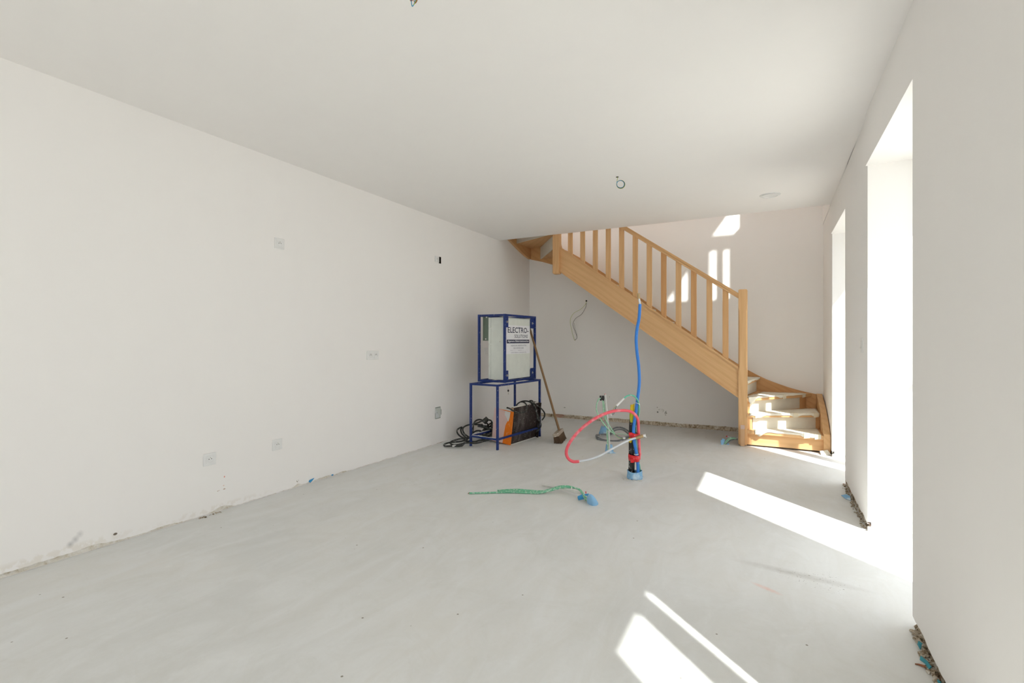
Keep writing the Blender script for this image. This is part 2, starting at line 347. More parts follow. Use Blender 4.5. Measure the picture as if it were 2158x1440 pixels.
# ------------------------------------------------------------------ mesh helpers
class MB:
    def __init__(s): s.v = []; s.f = []; s.smooth = []
    def add(s, vs, fs, smooth=False, mat=None):
        o = len(s.v)
        s.v += [tuple(mat @ Vector(p)) if mat else tuple(p) for p in vs]
        s.f += [tuple(i + o for i in f) for f in fs]; s.smooth += [smooth] * len(fs); return s
    def box(s, x0, x1, y0, y1, z0, z1, mat=None):
        vs = [(x, y, z) for z in (z0, z1) for y in (y0, y1) for x in (x0, x1)]
        return s.add(vs, [(0, 2, 3, 1), (4, 5, 7, 6), (0, 1, 5, 4), (2, 6, 7, 3), (0, 4, 6, 2), (1, 3, 7, 5)], mat=mat)
    def bevbox(s, x0, x1, y0, y1, z0, z1, b=0.005, mat=None):
        """box with all edges chamfered by b"""
        bm = bmesh.new(); bmesh.ops.create_cube(bm, size=1.0)
        for v in bm.verts:
            v.co = Vector(((x0 + x1) / 2 + v.co.x * (x1 - x0), (y0 + y1) / 2 + v.co.y * (y1 - y0), (z0 + z1) / 2 + v.co.z * (z1 - z0)))
        bmesh.ops.bevel(bm, geom=bm.edges[:], offset=b, segments=2, profile=0.5, affect='EDGES')
        bm.verts.ensure_lookup_table()
        s.add([v.co[:] for v in bm.verts], [tuple(v.index for v in f.verts) for f in bm.faces], mat=mat); bm.free(); return s
    def prism(s, poly, a0, a1, axis='z', mat=None):
        """polygon extruded along an axis; poly is (x,y) for z, (x,z) for y, (y,z) for x"""
        def P(p, a): return {'z': (p[0], p[1], a), 'y': (p[0], a, p[1]), 'x': (a, p[0], p[1])}[axis]
        n = len(poly); vs = [P(p, a0) for p in poly] + [P(p, a1) for p in poly]
        fs = [tuple(range(n))[::-1], tuple(range(n, 2 * n))] + [(i, (i + 1) % n, n + (i + 1) % n, n + i) for i in range(n)]
        return s.add(vs, fs, mat=mat)
    def tube(s, pts, r, n=8, smooth_path=True, sub=6, cap=True, flat=None):
        P = [Vector(p) for p in pts]
        if smooth_path and len(P) > 2:
            Q = []
            for i in range(len(P) - 1):
                p0 = P[max(i - 1, 0)]; p1 = P[i]; p2 = P[i + 1]; p3 = P[min(i + 2, len(P) - 1)]
                for j in range(sub):
                    t = j / sub
                    Q.append(0.5 * ((2 * p1) + (-p0 + p2) * t + (2 * p0 - 5 * p1 + 4 * p2 - p3) * t * t + (-p0 + 3 * p1 - 3 * p2 + p3) * t ** 3))
            Q.append(P[-1]); P = Q
        m = len(P); rr = r if isinstance(r, (list, tuple)) else None
        up = None; vs = []; fs = []
        for i in range(m):
            t = (P[min(i + 1, m - 1)] - P[max(i - 1, 0)])
            t = t.normalized() if t.length > 1e-9 else Vector((0, 0, 1))
            if up is None:
                up = t.orthogonal().normalized()
            up = (up - t * up.dot(t)); up = up.normalized() if up.length > 1e-6 else t.orthogonal().normalized()
            side = t.cross(up)
            if rr:
                q = i / (m - 1) * (len(rr) - 1); a = int(q); b = min(a + 1, len(rr) - 1); rad = rr[a] + (rr[b] - rr[a]) * (q - a)
            else: rad = r
            for j in range(n):
                an = 2 * pi * j / n
                vs.append(P[i] + (up * cos(an) + side * sin(an)) * rad)
        for i in range(m - 1):
            for j in range(n):
                fs.append((i * n + j, i * n + (j + 1) % n, (i + 1) * n + (j + 1) % n, (i + 1) * n + j))
        if cap:
            fs.append(tuple(range(n))[::-1]); fs.append(tuple((m - 1) * n + j for j in range(n)))
        return s.add(vs, fs, True)
    def cyl(s, c, axis, r, h, n=20, r2=None, smooth=True):
        a = Vector(axis).normalized(); c = Vector(c)
        return s.tube([c, c + a * h], [r, r if r2 is None else r2], n=n, smooth_path=False)
    def build(s, name, mat, parent=None, grain=None, hue=0.0, mats=None):
        me = bpy.data.meshes.new(name); me.from_pydata(s.v, [], s.f)
        me.polygons.foreach_set('use_smooth', s.smooth)
        bm = bmesh.new(); bm.from_mesh(me); bmesh.ops.recalc_face_normals(bm, faces=bm.faces[:]); bm.to_mesh(me); bm.free()
        me.materials.append(mat)
        if any(s.smooth):
            me.set_sharp_from_angle(angle=radians(50))
        if grain is not None:
            g = Vector(grain).normalized(); h = g.orthogonal().normalized()
            if abs(g.y) < 0.5: h = Vector((0, 1, 0)).cross(g).normalized()
            q = g.cross(h)
            off = Vector((R.uniform(-20, 20), R.uniform(-9, 9), R.uniform(-9, 9)))
            a = me.attributes.new('grain', 'FLOAT_VECTOR', 'POINT')
            dat = []
            for vtx in me.vertices:
                co = vtx.co; dat += [co.dot(g) + off.x, co.dot(h) + off.y, co.dot(q) + off.z]
            a.data.foreach_set('vector', dat)
            a2 = me.attributes.new('hue', 'FLOAT', 'POINT'); a2.data.foreach_set('value', [hue] * len(me.vertices))
        o = bpy.data.objects.new(name, me); C.objects.link(o)
        if parent: o.parent = parent
        return o

def tag(o, label=None, cat=None, group=None, kind=None):
    if label: o['label'] = label
    if cat: o['category'] = cat
    if group: o['group'] = group
    if kind: o['kind'] = kind
    return o
def thing(name, loc, label, cat, rz=0.0, group=None):
    o = bpy.data.objects.new(name, None); C.objects.link(o); o.location = loc; o.rotation_euler = (0, 0, rz)
    o.empty_display_size = 0.1
    return tag(o, label, cat, group)
def struct(name, mb, mat, parent=None):
    o = mb.build(name, mat, parent)
    if parent is None: o['kind'] = 'structure'
    return o
def at(u, v, d):
    """point at distance d along the view axis whose position was measured at (u, v) in the photograph"""
    a = (u - 1079.0) / FPX; b = (717.8 - v) / FPX
    return Vector(((a * cs - sn) * d, (cs + a * sn) * d, CAMZ + b * d))

# ------------------------------------------------------------------ room shell
XL, YB, YR, ZC, ZT = -3.37, 6.975, -6.0, 2.58, 5.35
YO = 6.0                                    # edge of the stairwell opening
XO = 1.06                                   # outer face of the right wall
xr = lambda y: 0.517 + 0.0085 * (y - 2.6)   # inner face of the right wall, very slightly out of square

mb = MB().box(XL, XO, YR, YB, -0.12, 0.0)
struct('floor', mb, M['floor'])
mb = MB().box(XL - 0.2, XO, YR - 0.2, YO, ZC, ZC + 0.25)
struct('ceiling', mb, M['ceiling'])
mb = MB().box(XL - 0.2, -2.8, 2.2, YB + 0.2, ZT, ZT + 0.15); mb.box(-0.6, XO, 2.2, YB + 0.2, ZT, ZT + 0.15)   # with an added roof light over the landing, unseen, to brighten the stairwell
mb.box(-2.8, -0.6, 2.2, 2.6, ZT, ZT + 0.15); mb.box(-2.8, -0.6, 4.2, YB + 0.2, ZT, ZT + 0.15)
struct('ceiling', mb, M['roof'])

def jagged_wall(mb, p0, p1, ztop, zb, thick, seed, step=0.02, amp=0.008, out=None):
    """plaster skin between plan points p0 and p1 whose lower edge is broken off unevenly at about zb(s)"""
    p0 = Vector(p0); p1 = Vector(p1); L = (p1 - p0).length; d = (p1 - p0) / L
    nrm = Vector(out)
    n = max(2, int(L / step)); vs = []; fs = []
    for i in range(n + 1):
        s_ = L * i / n; p = p0 + d * s_
        z = max(0.001, zb(s_) + amp * mnoise.noise(Vector((s_ * 9, seed, 0))) * 1.6 + amp * mnoise.noise(Vector((s_ * 40, seed, 4))))
        b = p - nrm * thick
        vs += [(p.x, p.y, ztop), (p.x, p.y, z), (b.x, b.y, z + 0.004), (b.x, b.y, ztop)]
    for i in range(n):
        a = 4 * i; b = a + 4
        fs += [(a, b, b + 1, a + 1), (a + 1, b + 1, b + 2, a + 2), (a + 2, b + 2, b + 3, a + 3)]
    mb.add(vs, fs)

def rubble(name, p0, p1, h, back, seed, out, mat, parent=None, lump=0.010):
    """strip of rough masonry laid bare below the plaster"""
    p0 = Vector(p0); p1 = Vector(p1); L = (p1 - p0).length; d = (p1 - p0) / L; nrm = Vector(out)
    n = max(4, int(L / 0.012)); rows = 7; vs = []; fs = []
    for i in range(n + 1):
        for j in range(rows):
            p = p0 + d * (L * i / n); z = h * j / (rows - 1)
            q = Vector((p.x * 14, p.y * 14, z * 22 + seed))
            o = -back + lump * 1.5 * mnoise.noise(q) + lump * mnoise.noise(q * 3)
            if j == 0: o = max(o, -back + lump * 0.6)
            p = p + nrm * min(o, -0.001); vs.append((p.x, p.y, z))
    for i in range(n):
        for j in range(rows - 1):
            a = i * rows + j; fs.append((a, a + rows, a + rows + 1, a + 1))
    mb = MB(); mb.add(vs, fs)
    o = mb.build(name, mat, parent); 
    if parent is None: o['kind'] = 'structure'
    return o

# left wall
def left_foot(s_):
    y = s_ + YR
    z = 0.006 + 0.012 * max(0, mnoise.noise(Vector((s_ * 1.3 + 3.0, 2, 0)))) + 0.016 / (1 + math.exp((y - 1.22) * 14))
    for c_, w_, a_ in ((1.33, 0.10, 0.016), (1.70, 0.10, 0.010), (2.08, 0.07, 0.022), (2.69, 0.03, 0.018), (2.95, 0.10, 0.014), (3.15, 0.05, 0.010)):
        z += a_ * math.exp(-((y - c_) / w_) ** 2)
    return z
mb = MB(); jagged_wall(mb, (XL, YR), (XL, YB), ZT, left_foot, 0.012, 1, amp=0.005, out=(1, 0))
mb.box(XL - 0.2, XL - 0.03, YR - 0.2, YB + 0.2, -0.12, ZT)
struct('wall_left', mb, M['wall_left'])
rubble('trim_1', (XL, YR), (XL, YB), 0.055, 0.010, 5, (1, 0), M['flaking'], lump=0.007)
# back wall
mb = MB(); jagged_wall(mb, (XL, YB), (xr(YB), YB), ZT, lambda s_: 0.052 + 0.006 * mnoise.noise(Vector((s_ * 2, 9, 0))), 0.012, 2, amp=0.004, out=(0, -1))
mb.box(XL - 0.03, XO, YB + 0.03, YB + 0.25, -0.12, ZT)
struct('wall_back', mb, M['wall_back'])
rubble('trim_2', (XL, YB), (xr(YB), YB), 0.075, 0.010, 1, (0, -1), M['masonry_tan'], lump=0.010)
HEAD = 2.262
# wall behind the camera and the upstairs wall over the slab
mb = MB().box(XL - 0.2, -3.1, YR - 0.2, YR, -0.12, ZC); mb.box(0.3, XO, YR - 0.2, YR, -0.12, ZC); mb.box(-3.1, 0.3, YR - 0.2, YR, HEAD, ZC)   # wide glazed doors added behind the camera, unseen, as frontal fill
struct('wall_rear', mb, M['wall'])
mb = MB().box(XL - 0.2, XO, 2.2, 2.4, ZC + 0.25, ZT); struct('wall_upstairs', mb, M['wall'])

# right wall: piers between four floor-length openings, the rearmost added for unseen fill, more openings upstairs
HEAD = 2.262
openings = [(-2.1, -0.9), (0.30, 1.366), (2.57, 3.72), (4.84, 5.92)]
flare = 0.035
mb = MB()
ys = [YR - 0.2] + [v for o in openings for v in o] + [YB + 0.2]
def near_edge(y, inner): return y if inner else y
piers = [(ys[i], ys[i + 1]) for i in range(0, len(ys), 2)]
for k, (a, b) in enumerate(piers):
    # a is the far jamb of the previous opening, b the near jamb of the next one
    A = a - (flare if k > 0 else 0); B = b + (flare if k < len(piers) - 1 else 0)
    aa, bb = a, b
    poly = [(xr(aa) + 0.02, aa), (xr(bb) + 0.02, bb), (XO, B), (XO, A)]
    base = 0.045
    mb.prism(poly, -0.12, 0.056, 'z')
    mb.prism([(xr(aa) + 0.001, aa), (xr(bb) + 0.001, bb), (XO, B), (XO, A)], 0.056, ZC, 'z')
    skin = [(xr(aa), aa), (xr(bb), bb)]
    jagged_wall(mb, (xr(aa), aa), (xr(bb), bb), ZC, lambda s_: 0.043 + 0.012 * mnoise.noise(Vector((s_ * 3, 5, 0))), 0.014, 11 + k, amp=0.007, out=(-1, 0))
# heads over the openings
for a, b in openings:
    mb.box(xr(a) , XO, a - 0.0, b + 0.0, HEAD, ZC)
# upstairs part of the wall with its own opening and a second one added to light the stairwell
U0, U1, UH = 4.70, 6.105, 5.08
mb.box(0.53, XO, 2.2, 2.6, ZC, ZT); mb.box(0.53, XO, 3.7, U0, ZC, ZT); mb.box(0.53, XO, 2.6, 3.7, 5.08, ZT); mb.box(0.53, XO, 2.6, 3.7, ZC, 2.83); mb.box(0.545, XO, U1, YB + 0.2, ZC, ZT)
mb.box(0.54, XO, U0, U1, UH, ZT); mb.box(0.54, XO, U0, U1, ZC, 2.83)
struct('wall_right', mb, M['wall'])
for k, (a, b) in enumerate(piers):
    rubble('trim_%d' % (3 + k), (xr(a), a), (xr(b), b), 0.07, 0.012, 3 + k, (-1, 0), M['masonry'], lump=0.013)
# thin broken strip at the foot of the far reveals
for k, (a, b) in enumerate(openings[2:]):
    mb = MB(); p0 = Vector((xr(b), b)); p1 = Vector((XO, b - flare)); n = 40; vs = []; fs = []
    for i in range(n + 1):
        p = p0.lerp(p1, i / n)
        for j in range(4):
            z = j * 0.011; q = -0.004 - 0.010 * (j < 3) * abs(mnoise.noise(Vector((i * 0.5, j * 1.3, k)))) 
            z = z if j < 3 else 0.028 + 0.012 * mnoise.noise(Vector((i * 0.35, 7, k)))
            vs.append((p.x, p.y + (q if j < 3 else -0.0005), z))
    for i in range(n):
        for j in range(3): c0 = i * 4 + j; fs.append((c0, c0 + 4, c0 + 5, c0 + 1))
    mb.add(vs, fs); struct('trim_%d' % (9 + k), mb, M['flaking'])

# windows: frame (and mullion) with glass, set deep in the openings
def window(name, y0, y1, z0, z1, mull=None, fw=0.065):
    x0, x1 = 0.84, 0.91
    f = MB(); f.box(x0, x1, y0, y0 + fw, z0, z1); f.box(x0, x1, y1 - fw, y1, z0, z1)
    f.box(x0, x1, y0 + fw, y1 - fw, z1 - 0.055, z1); f.box(x0, x1, y0 + fw, y1 - fw, z0, z0 + 0.05)
    root = struct(name, f, M['frame'])
    if mull: MB().box(x0, x1, mull[0], mull[1], z0 + 0.05, z1 - 0.055).build('mullion', M['frame'], root)
    spans = [(y0 + fw, mull[0]), (mull[1], y1 - fw)] if mull else [(y0 + fw, y1 - fw)]
    for a, b in spans: MB().box(0.872, 0.878, a, b, z0 + 0.05, z1 - 0.055).build('pane', M['glass'], root)
    return root
window('window_1', 4.855, 5.90, 0.0, HEAD, (5.343, 5.457))
w2 = window('window_2', 2.59, 3.70, 0.0, HEAD, None)
window('window_3', 0.32, 1.345, 0.0, HEAD, (0.8385, 0.947))
window('window_4', U0, U1, 2.83, UH, (5.295, 5.42))
window('added_window_5', 2.6, 3.7, 2.83, UH, (3.09, 3.205))  # second upstairs window, added out of view to brighten the stairwell
f = MB(); yf = YR - 0.14
f.box(-3.1, -3.03, yf, yf + 0.07, 0, HEAD); f.box(0.23, 0.3, yf, yf + 0.07, 0, HEAD); f.box(-1.45, -1.35, yf, yf + 0.07, 0.06, HEAD - 0.06); f.box(-3.03, 0.23, yf, yf + 0.07, 0, 0.06); f.box(-3.03, 0.23, yf, yf + 0.07, HEAD - 0.06, HEAD)
wr = struct('added_window_6', f, M['frame'])  # glazed doors added out of view to light surfaces facing the camera
window('added_window_7', -2.08, -0.92, 0.0, HEAD)  # rear side window, added out of view for more fill

for a, b in ((-3.03, -1.45), (-1.35, 0.23)): MB().box(a, b, yf + 0.032, yf + 0.038, 0.06, HEAD - 0.06).build('pane', M['glass'], wr)
h = MB().tube([(0.84, 3.655, 0.98), (0.80, 3.655, 0.98), (0.795, 3.648, 0.975), (0.79, 3.64, 0.93), (0.79, 3.638, 0.91)], 0.011)
h.build('handle', M['bolt'], w2)
# terrace outside
struct('floor', MB().box(-8, 14, -16, YR - 0.2, -0.22, -0.10).box(XO, 14, YR - 0.2, 14, -0.22, -0.10), M['paving'])

# ------------------------------------------------------------------ staircase
RISE = [0.0] + [0.187 + 0.1765 * i for i in range(16)]      # RISE[k] = top of tread k
stair = thing('staircase', (-1.4, 6.5, 0), 'oak winder staircase with square balusters climbing left along the back wall', 'staircase')
def part(mb, name, mat, grain=None, hue=0.0, parent=None):
    off = Vector((1.4, -6.5, 0))
    if parent is None:
        mb.v = [tuple(Vector(p) + off) for p in mb.v]; return mb.build(name, mat, stair, grain, hue)
    mb.v = [tuple(Vector(p) + off) for p in mb.v]; return mb.build(name, mat, parent, grain, hue)
SL = 0.714
def stop_post(x0, x1, y0, y1, z0, z1, lo, hi, r=0.012, cut=0.012):
    """square post, rounded ends, stopped chamfers between heights lo and hi"""
    m = MB(); rows = [(z0, 0.012, 0.012), (z0 + 0.012, 0.002, 0.0), (lo - 0.02, 0.002, 0), (lo + 0.02, cut, 0), (hi - 0.02, cut, 0), (hi + 0.02, 0.002, 0), (z1 - 0.012, 0.002, 0), (z1, 0.012, 0.012)]
    vs = []; fs = []
    for z, c, ins in rows:
        a0, a1, b0, b1 = x0 + ins * 0.5, x1 - ins * 0.5, y0 + ins * 0.5, y1 - ins * 0.5
        vs += [(a0 + c, b0, z), (a1 - c, b0, z), (a1, b0 + c, z), (a1, b1 - c, z), (a1 - c, b1, z), (a0 + c, b1, z), (a0, b1 - c, z), (a0, b0 + c, z)]
    n = len(rows)
    for i in range(n - 1):
        for j in range(8): fs.append((i * 8 + j, i * 8 + (j + 1) % 8, i * 8 + 8 + (j + 1) % 8, i * 8 + 8 + j))
    fs += [tuple(range(8))[::-1], tuple((n - 1) * 8 + j for j in range(8))]
    return m.add(vs, fs)
part(stop_post(-0.326, -0.236, 6.045, 6.135, 0.012, 1.752, 0.86, 1.53), 'newel_post', M['oak'], (0, 0, 1))
part(stop_post(-2.566, -2.476, 6.012, 6.102, 2.062, 3.72, 2.90, 3.40), 'newel_post', M['oak'], (0, 0, 1), 0.25)
# outer stringer with mouldings
yo0, yo1 = 6.062, 6.102
zt = lambda x: 0.876 + SL * (-0.331 - x)
zb = lambda x: 0.545 + SL * 1.012 * (-0.331 - x)
xa, xb = -0.326, -2.476
o = part(MB().prism([(xa, zt(xa)), (xb, zt(xb)), (xb, zb(xb)), (xa, zb(xa))], yo0, yo1, 'y'), 'stringer', M['oak'], (1, 0, -SL))
m = MB()
m.prism([(xa, zt(xa) + 0.012), (xb, zt(xb) + 0.012), (xb, zt(xb) - 0.012), (xa, zt(xa) - 0.012)], yo0 - 0.012, yo1 + 0.004, 'y')
m.prism([(xa, zt(xa) - 0.012), (xb, zt(xb) - 0.012), (xb, zt(xb) - 0.026), (xa, zt(xa) - 0.026)], yo0 - 0.006, yo0 + 0.01, 'y')
part(m, 'moulding', M['oak'], (1, 0, -SL), 0.1, o)
m = MB()
m.prism([(xa, zb(xa) + 0.014), (xb, zb(xb) + 0.014), (xb, zb(xb) - 0.008), (xa, zb(xa) - 0.008)], yo0 - 0.010, yo1 + 0.004, 'y')
m.prism([(xa, zb(xa) + 0.030), (xb, zb(xb) + 0.030), (xb, zb(xb) + 0.014), (xa, zb(xa) + 0.014)], yo0 - 0.005, yo0 + 0.01, 'y')
part(m, 'moulding', M['oak'], (1, 0, -SL), 0.1, o)
# back-wall stringer, curved at both ends
ys0, ys1 = 6.935, YB - 0.001
top = [(0.48, 0.531), (0.38, 0.55), (0.27, 0.577), (0.18, 0.603), (0.093, 0.634), (0.02, 0.661), (-0.052, 0.69), (-0.15, 0.738), (-0.261, 0.80), (-0.40, 0.888), (-0.571, 1.009), (-0.88, 1.234), (-1.272, 1.52), (-1.426, 1.633),
       (-2.3, 2.262), (-2.5, 2.40), (-2.7, 2.52), (-2.9, 2.62), (-3.1, 2.70), (-3.33, 2.78)]
bot = [(-3.33, 2.448), (-3.147, 2.402), (-2.968, 2.343), (-2.8, 2.262), (-2.6, 2.14), (-2.4, 2.0), (-0.6, 0.73), (-0.4, 0.60), (-0.2, 0.40), (0.1, 0.20), (0.48, 0.06)]
part(MB().prism(top + bot, ys0, ys1, 'y'), 'stringer', M['oak'], (1, 0, -0.6), 0.55)  # darker tone paints shade into the oak behind the balusters
# right-wall stringer with its front end
rt = [(YB - 0.002, 0.537), (6.80, 0.497), (6.65, 0.46), (6.49, 0.416), (6.35, 0.363), (6.2, 0.303), (6.10, 0.250), (6.03, 0.205), (6.022, 0.015), (6.10, 0.012), (YB - 0.002, 0.012)]
part(MB().prism(rt, 0.482, 0.541, 'x'), 'stringer', M['oak'], (0, 1, -0.3), 0.0)
# left-wall stringer at the top
lt = [(YB - 0.04, 2.451), (6.779, 2.478), (6.60, 2.522), (6.436, 2.572), (6.269, 2.624), (6.005, 2.71), (6.005, 3.0), (6.4, 2.92), (YB - 0.04, 2.80)]
part(MB().prism(lt, XL + 0.001, XL + 0.041, 'x'), 'stringer', M['oak'], (0, 1, -0.3), 0.5)

# treads
IN, BK = 6.102, 6.935
X = lambda k: -0.424 - 0.247 * (k - 5)
T = {1: [(-0.236, 6.05), (0.482, 6.035), (0.482, 6.53), (-0.236, 6.21)],
     2: [(-0.236, 6.04), (0.482, 6.437), (0.482, BK), (0.36, BK), (-0.236, 6.25)],
     3: [(-0.236, 6.06), (0.432, BK), (-0.16, BK), (-0.29, IN), (-0.236, IN)],
     4: [(-0.24, IN), (-0.126, BK), (-0.47, BK), (-0.45, IN)]}
for k in range(5, 13):
    T[k] = [(X(k), IN), (X(k), BK), (X(k + 1) - 0.045, BK), (X(k + 1) - 0.045, IN)]
T[5][1] = (-0.44, BK)
T[13] = [(X(13), IN), (X(13), BK), (-2.81, BK), (-2.50, 6.104), (-2.476, 6.104)]
T[14] = [(-2.48, 6.104), (-2.77, BK), (-3.155, BK), (-2.555, 6.104)]
T[15] = [(-2.52, 6.104), (-3.11, BK), (-3.329, BK), (-3.329, 6.484), (-2.566, 6.10)]
T[16] = [(-2.566, 6.075), (-3.329, 6.435), (-3.329, YO), (-2.566, YO)]
RISE.append(2.58 + 0.25)
tread_o = {}
for k in range(1, 17):
    th = 0.040 if k > 1 else 0.045
    m = MB(); bm = bmesh.new()
    vs = [bm.verts.new((x, y, RISE[k] - th)) for x, y in T[k]]; f = bm.faces.new(vs)
    r = bmesh.ops.extrude_face_region(bm, geom=[f]); bmesh.ops.translate(bm, vec=(0, 0, th), verts=[g for g in r['geom'] if isinstance(g, bmesh.types.BMVert)])
    bmesh.ops.recalc_face_normals(bm, faces=bm.faces[:])
    bmesh.ops.bevel(bm, geom=[e for e in bm.edges if abs(e.verts[0].co.z - e.verts[1].co.z) < 1e-4], offset=0.007, segments=2, profile=0.5, affect='EDGES')
    bm.verts.ensure_lookup_table(); m.add([v.co[:] for v in bm.verts], [tuple(v.index for v in f.verts) for f in bm.faces]); bm.free()
    d = Vector(T[k][1]) - Vector(T[k][0])
    tread_o[k] = part(m, 'tread', M['oak'], (d.x, d.y, 0), R.uniform(0, 0.35) if k < 13 else 0.5)
# risers: an oak first one, painted boards above
def riser(p0, p1, z0, z1, mat, th=0.018, name='riser', grain=None, s0=0.0, s1=0.0):
    p0 = Vector(p0); p1 = Vector(p1); d = (p1 - p0).normalized(); n = Vector((-d.y, d.x))
    p0 = p0 + d * s0; p1 = p1 - d * s1
    poly = [tuple(p0), tuple(p1), tuple(p1 + n * th), tuple(p0 + n * th)]
    return part(MB().prism(poly, z0, z1, 'z'), name, mat, grain)
riser((-0.236, 6.085), (0.482, 6.075), 0.018, RISE[1] - 0.045, M['oak'], 0.022, grain=(1, 0, 0))
riser((-0.236, 6.091), (0.482, 6.488), RISE[1], RISE[2] - 0.04, M['mdf'], s0=0.06, s1=0.045)
riser((-0.236, 6.134), (0.375, 6.935), RISE[2], RISE[3] - 0.04, M['mdf'], s0=0.03, s1=0.12)
riser((-0.30, IN), (-0.165, BK), RISE[3], RISE[4] - 0.04, M['mdf'])
riser((-0.458, IN), (-0.475, BK), RISE[4], RISE[5] - 0.04, M['mdf'])
for k in range(6, 14): riser((X(k) - 0.035, IN), (X(k) - 0.035, BK), RISE[k - 1], RISE[k] - 0.04, M['mdf'])
riser((-2.49, 6.104), (-2.80, BK), RISE[13], RISE[14] - 0.04, M['mdf'])
riser((-2.54, 6.104), (-3.145, BK), RISE[14] - 0.04, RISE[15] - 0.04, M['mdf'])
riser((-2.566, 6.10), (-3.329, 6.474), RISE[15] - 0.04, RISE[16] - 0.04, M['mdf'])
# oak side blocks beside the painted risers of the lowest winders
for poly, z0, z1 in (
    ([(-0.236, 6.070), (-0.19, 6.095), (-0.19, 6.15), (-0.236, 6.13)], RISE[1], RISE[2] - 0.04),
    ([(0.44, 6.455), (0.482, 6.478), (0.482, 6.51), (0.44, 6.49)], RISE[1], RISE[2] - 0.04),
    ([(-0.236, 6.10), (-0.214, 6.13), (-0.214, 6.2), (-0.236, 6.18)], RISE[2], RISE[3] - 0.04),
    ([(0.302, 6.838), (0.372, 6.93), (0.355, 6.934), (0.287, 6.848)], RISE[2], RISE[3] - 0.04)):
    part(MB().prism(poly, z0, z1, 'z'), 'side_block', M['oak'], (0, 0, 1), 0.3)
# handrail with its groove lines
hs = 0.697
hz = lambda x: 1.712 + hs * (-0.326 - x)
def rail(y0, y1, dz0, dz1): return [(xa, hz(xa) + dz1), (xb, hz(xb) + dz1), (xb, hz(xb) + dz0), (xa, hz(xa) + dz0)], y0, y1
m = MB()
for y0, y1, a, b in ((6.058, 6.112, -0.010, 0.0), (6.052, 6.118, -0.030, -0.010), (6.060, 6.110, -0.038, -0.030), (6.055, 6.115, -0.060, -0.038)):
    q, u0, u1 = rail(y0, y1, a, b); m.prism(q, u0, u1, 'y')
part(m, 'handrail', M['oak'], (1, 0, -hs), 0.1)
# balusters
hues = [0.1, 0.0, 0.15, 0.1, 0.2, 0.25, 0.1, 0.95, 0.0, 0.8, 0.05, 0.45]
for i, hv in enumerate(hues):
    xc = -2.342 + (2.342 - 0.461) * i / 11
    a, b = xc - 0.031, xc + 0.031
    m = MB(); y0, y1 = 6.071, 6.093; c_ = 0.003
    lo = [zt(a) + 0.011, zt(b) + 0.011]; hi = [hz(a) - 0.058, hz(b) - 0.058]
    vs = []; 
    for (x, y, L_, H_) in ((a + c_, y0, lo[0], hi[0]), (b - c_, y0, lo[1], hi[1]), (b, y0 + c_, lo[1], hi[1]), (b, y1, lo[1], hi[1]), (a, y1, lo[0], hi[0]), (a, y0 + c_, lo[0], hi[0])):
        vs += [(x, y, L_), (x, y, H_)]
    n = 6; fs = [tuple(2 * j for j in range(n))[::-1], tuple(2 * j + 1 for j in range(n))] + [(2 * j, 2 * ((j + 1) % n), 2 * ((j + 1) % n) + 1, 2 * j + 1) for j in range(n)]
    m.add(vs, fs); part(m, 'baluster', M['oak'], (0, 0, 1), hv)
# batten at the foot of the lower newel
bt = thing('batten', (-0.282, 6.03, 0), 'short upright wooden batten with pinkish top fixed to foot of lower newel post', 'batten')
MB().prism([(-0.015, 0.006), (0.013, 0.006), (0.013, 0.232), (-0.015, 0.195)], -0.021, 0.021, 'x').build('post', M['batten'], bt, (0, 0, 1))
MB().prism([(-0.015, 0.195), (0.013, 0.232), (0.013, 0.236), (-0.015, 0.199)], -0.021, 0.021, 'x').build('cap', M['pink_wood'], bt)
MB().box(-0.010, 0.022, -0.012, 0.013, 0.0, 0.006).build('shim', M['white_dirty'], bt)
# landing balustrade upstairs (its shadow falls on the back wall)
bl = thing('landing_balustrade', (-1.0, 6.03, 2.83), 'oak balustrade of the upstairs landing above the ceiling edge, casting barred shadows on back wall', 'balustrade')
m = MB().bevbox(-1.47, 1.53, -0.028, 0.028, 0.995, 1.125, 0.008); m.build('handrail', M['oak'], bl, (1, 0, 0))
MB().box(-1.47, 1.69, -0.02, 0.02, -0.24, 0.285).build('upstand', M['wall'], bl)
for i in range(16):
    xc = 0.572 + 1.0 - 0.18 * i - 0.18
    if xc < -1.4: break
    MB().box(xc - 0.0325, xc + 0.0325, -0.011, 0.011, 0.285, 0.995).build('baluster', M['oak'], bl, (0, 0, 1), R.uniform(0, .5))
MB().prism([(1.535, 0.285), (1.69, 0.285), (1.69, 1.27), (1.625, 1.215), (1.535, 1.125)], -0.03, 0.03, 'y').build('end_post', M['oak'], bl, (0, 0, 1))  # unseen, widened with a slanted top to block sun beside the window

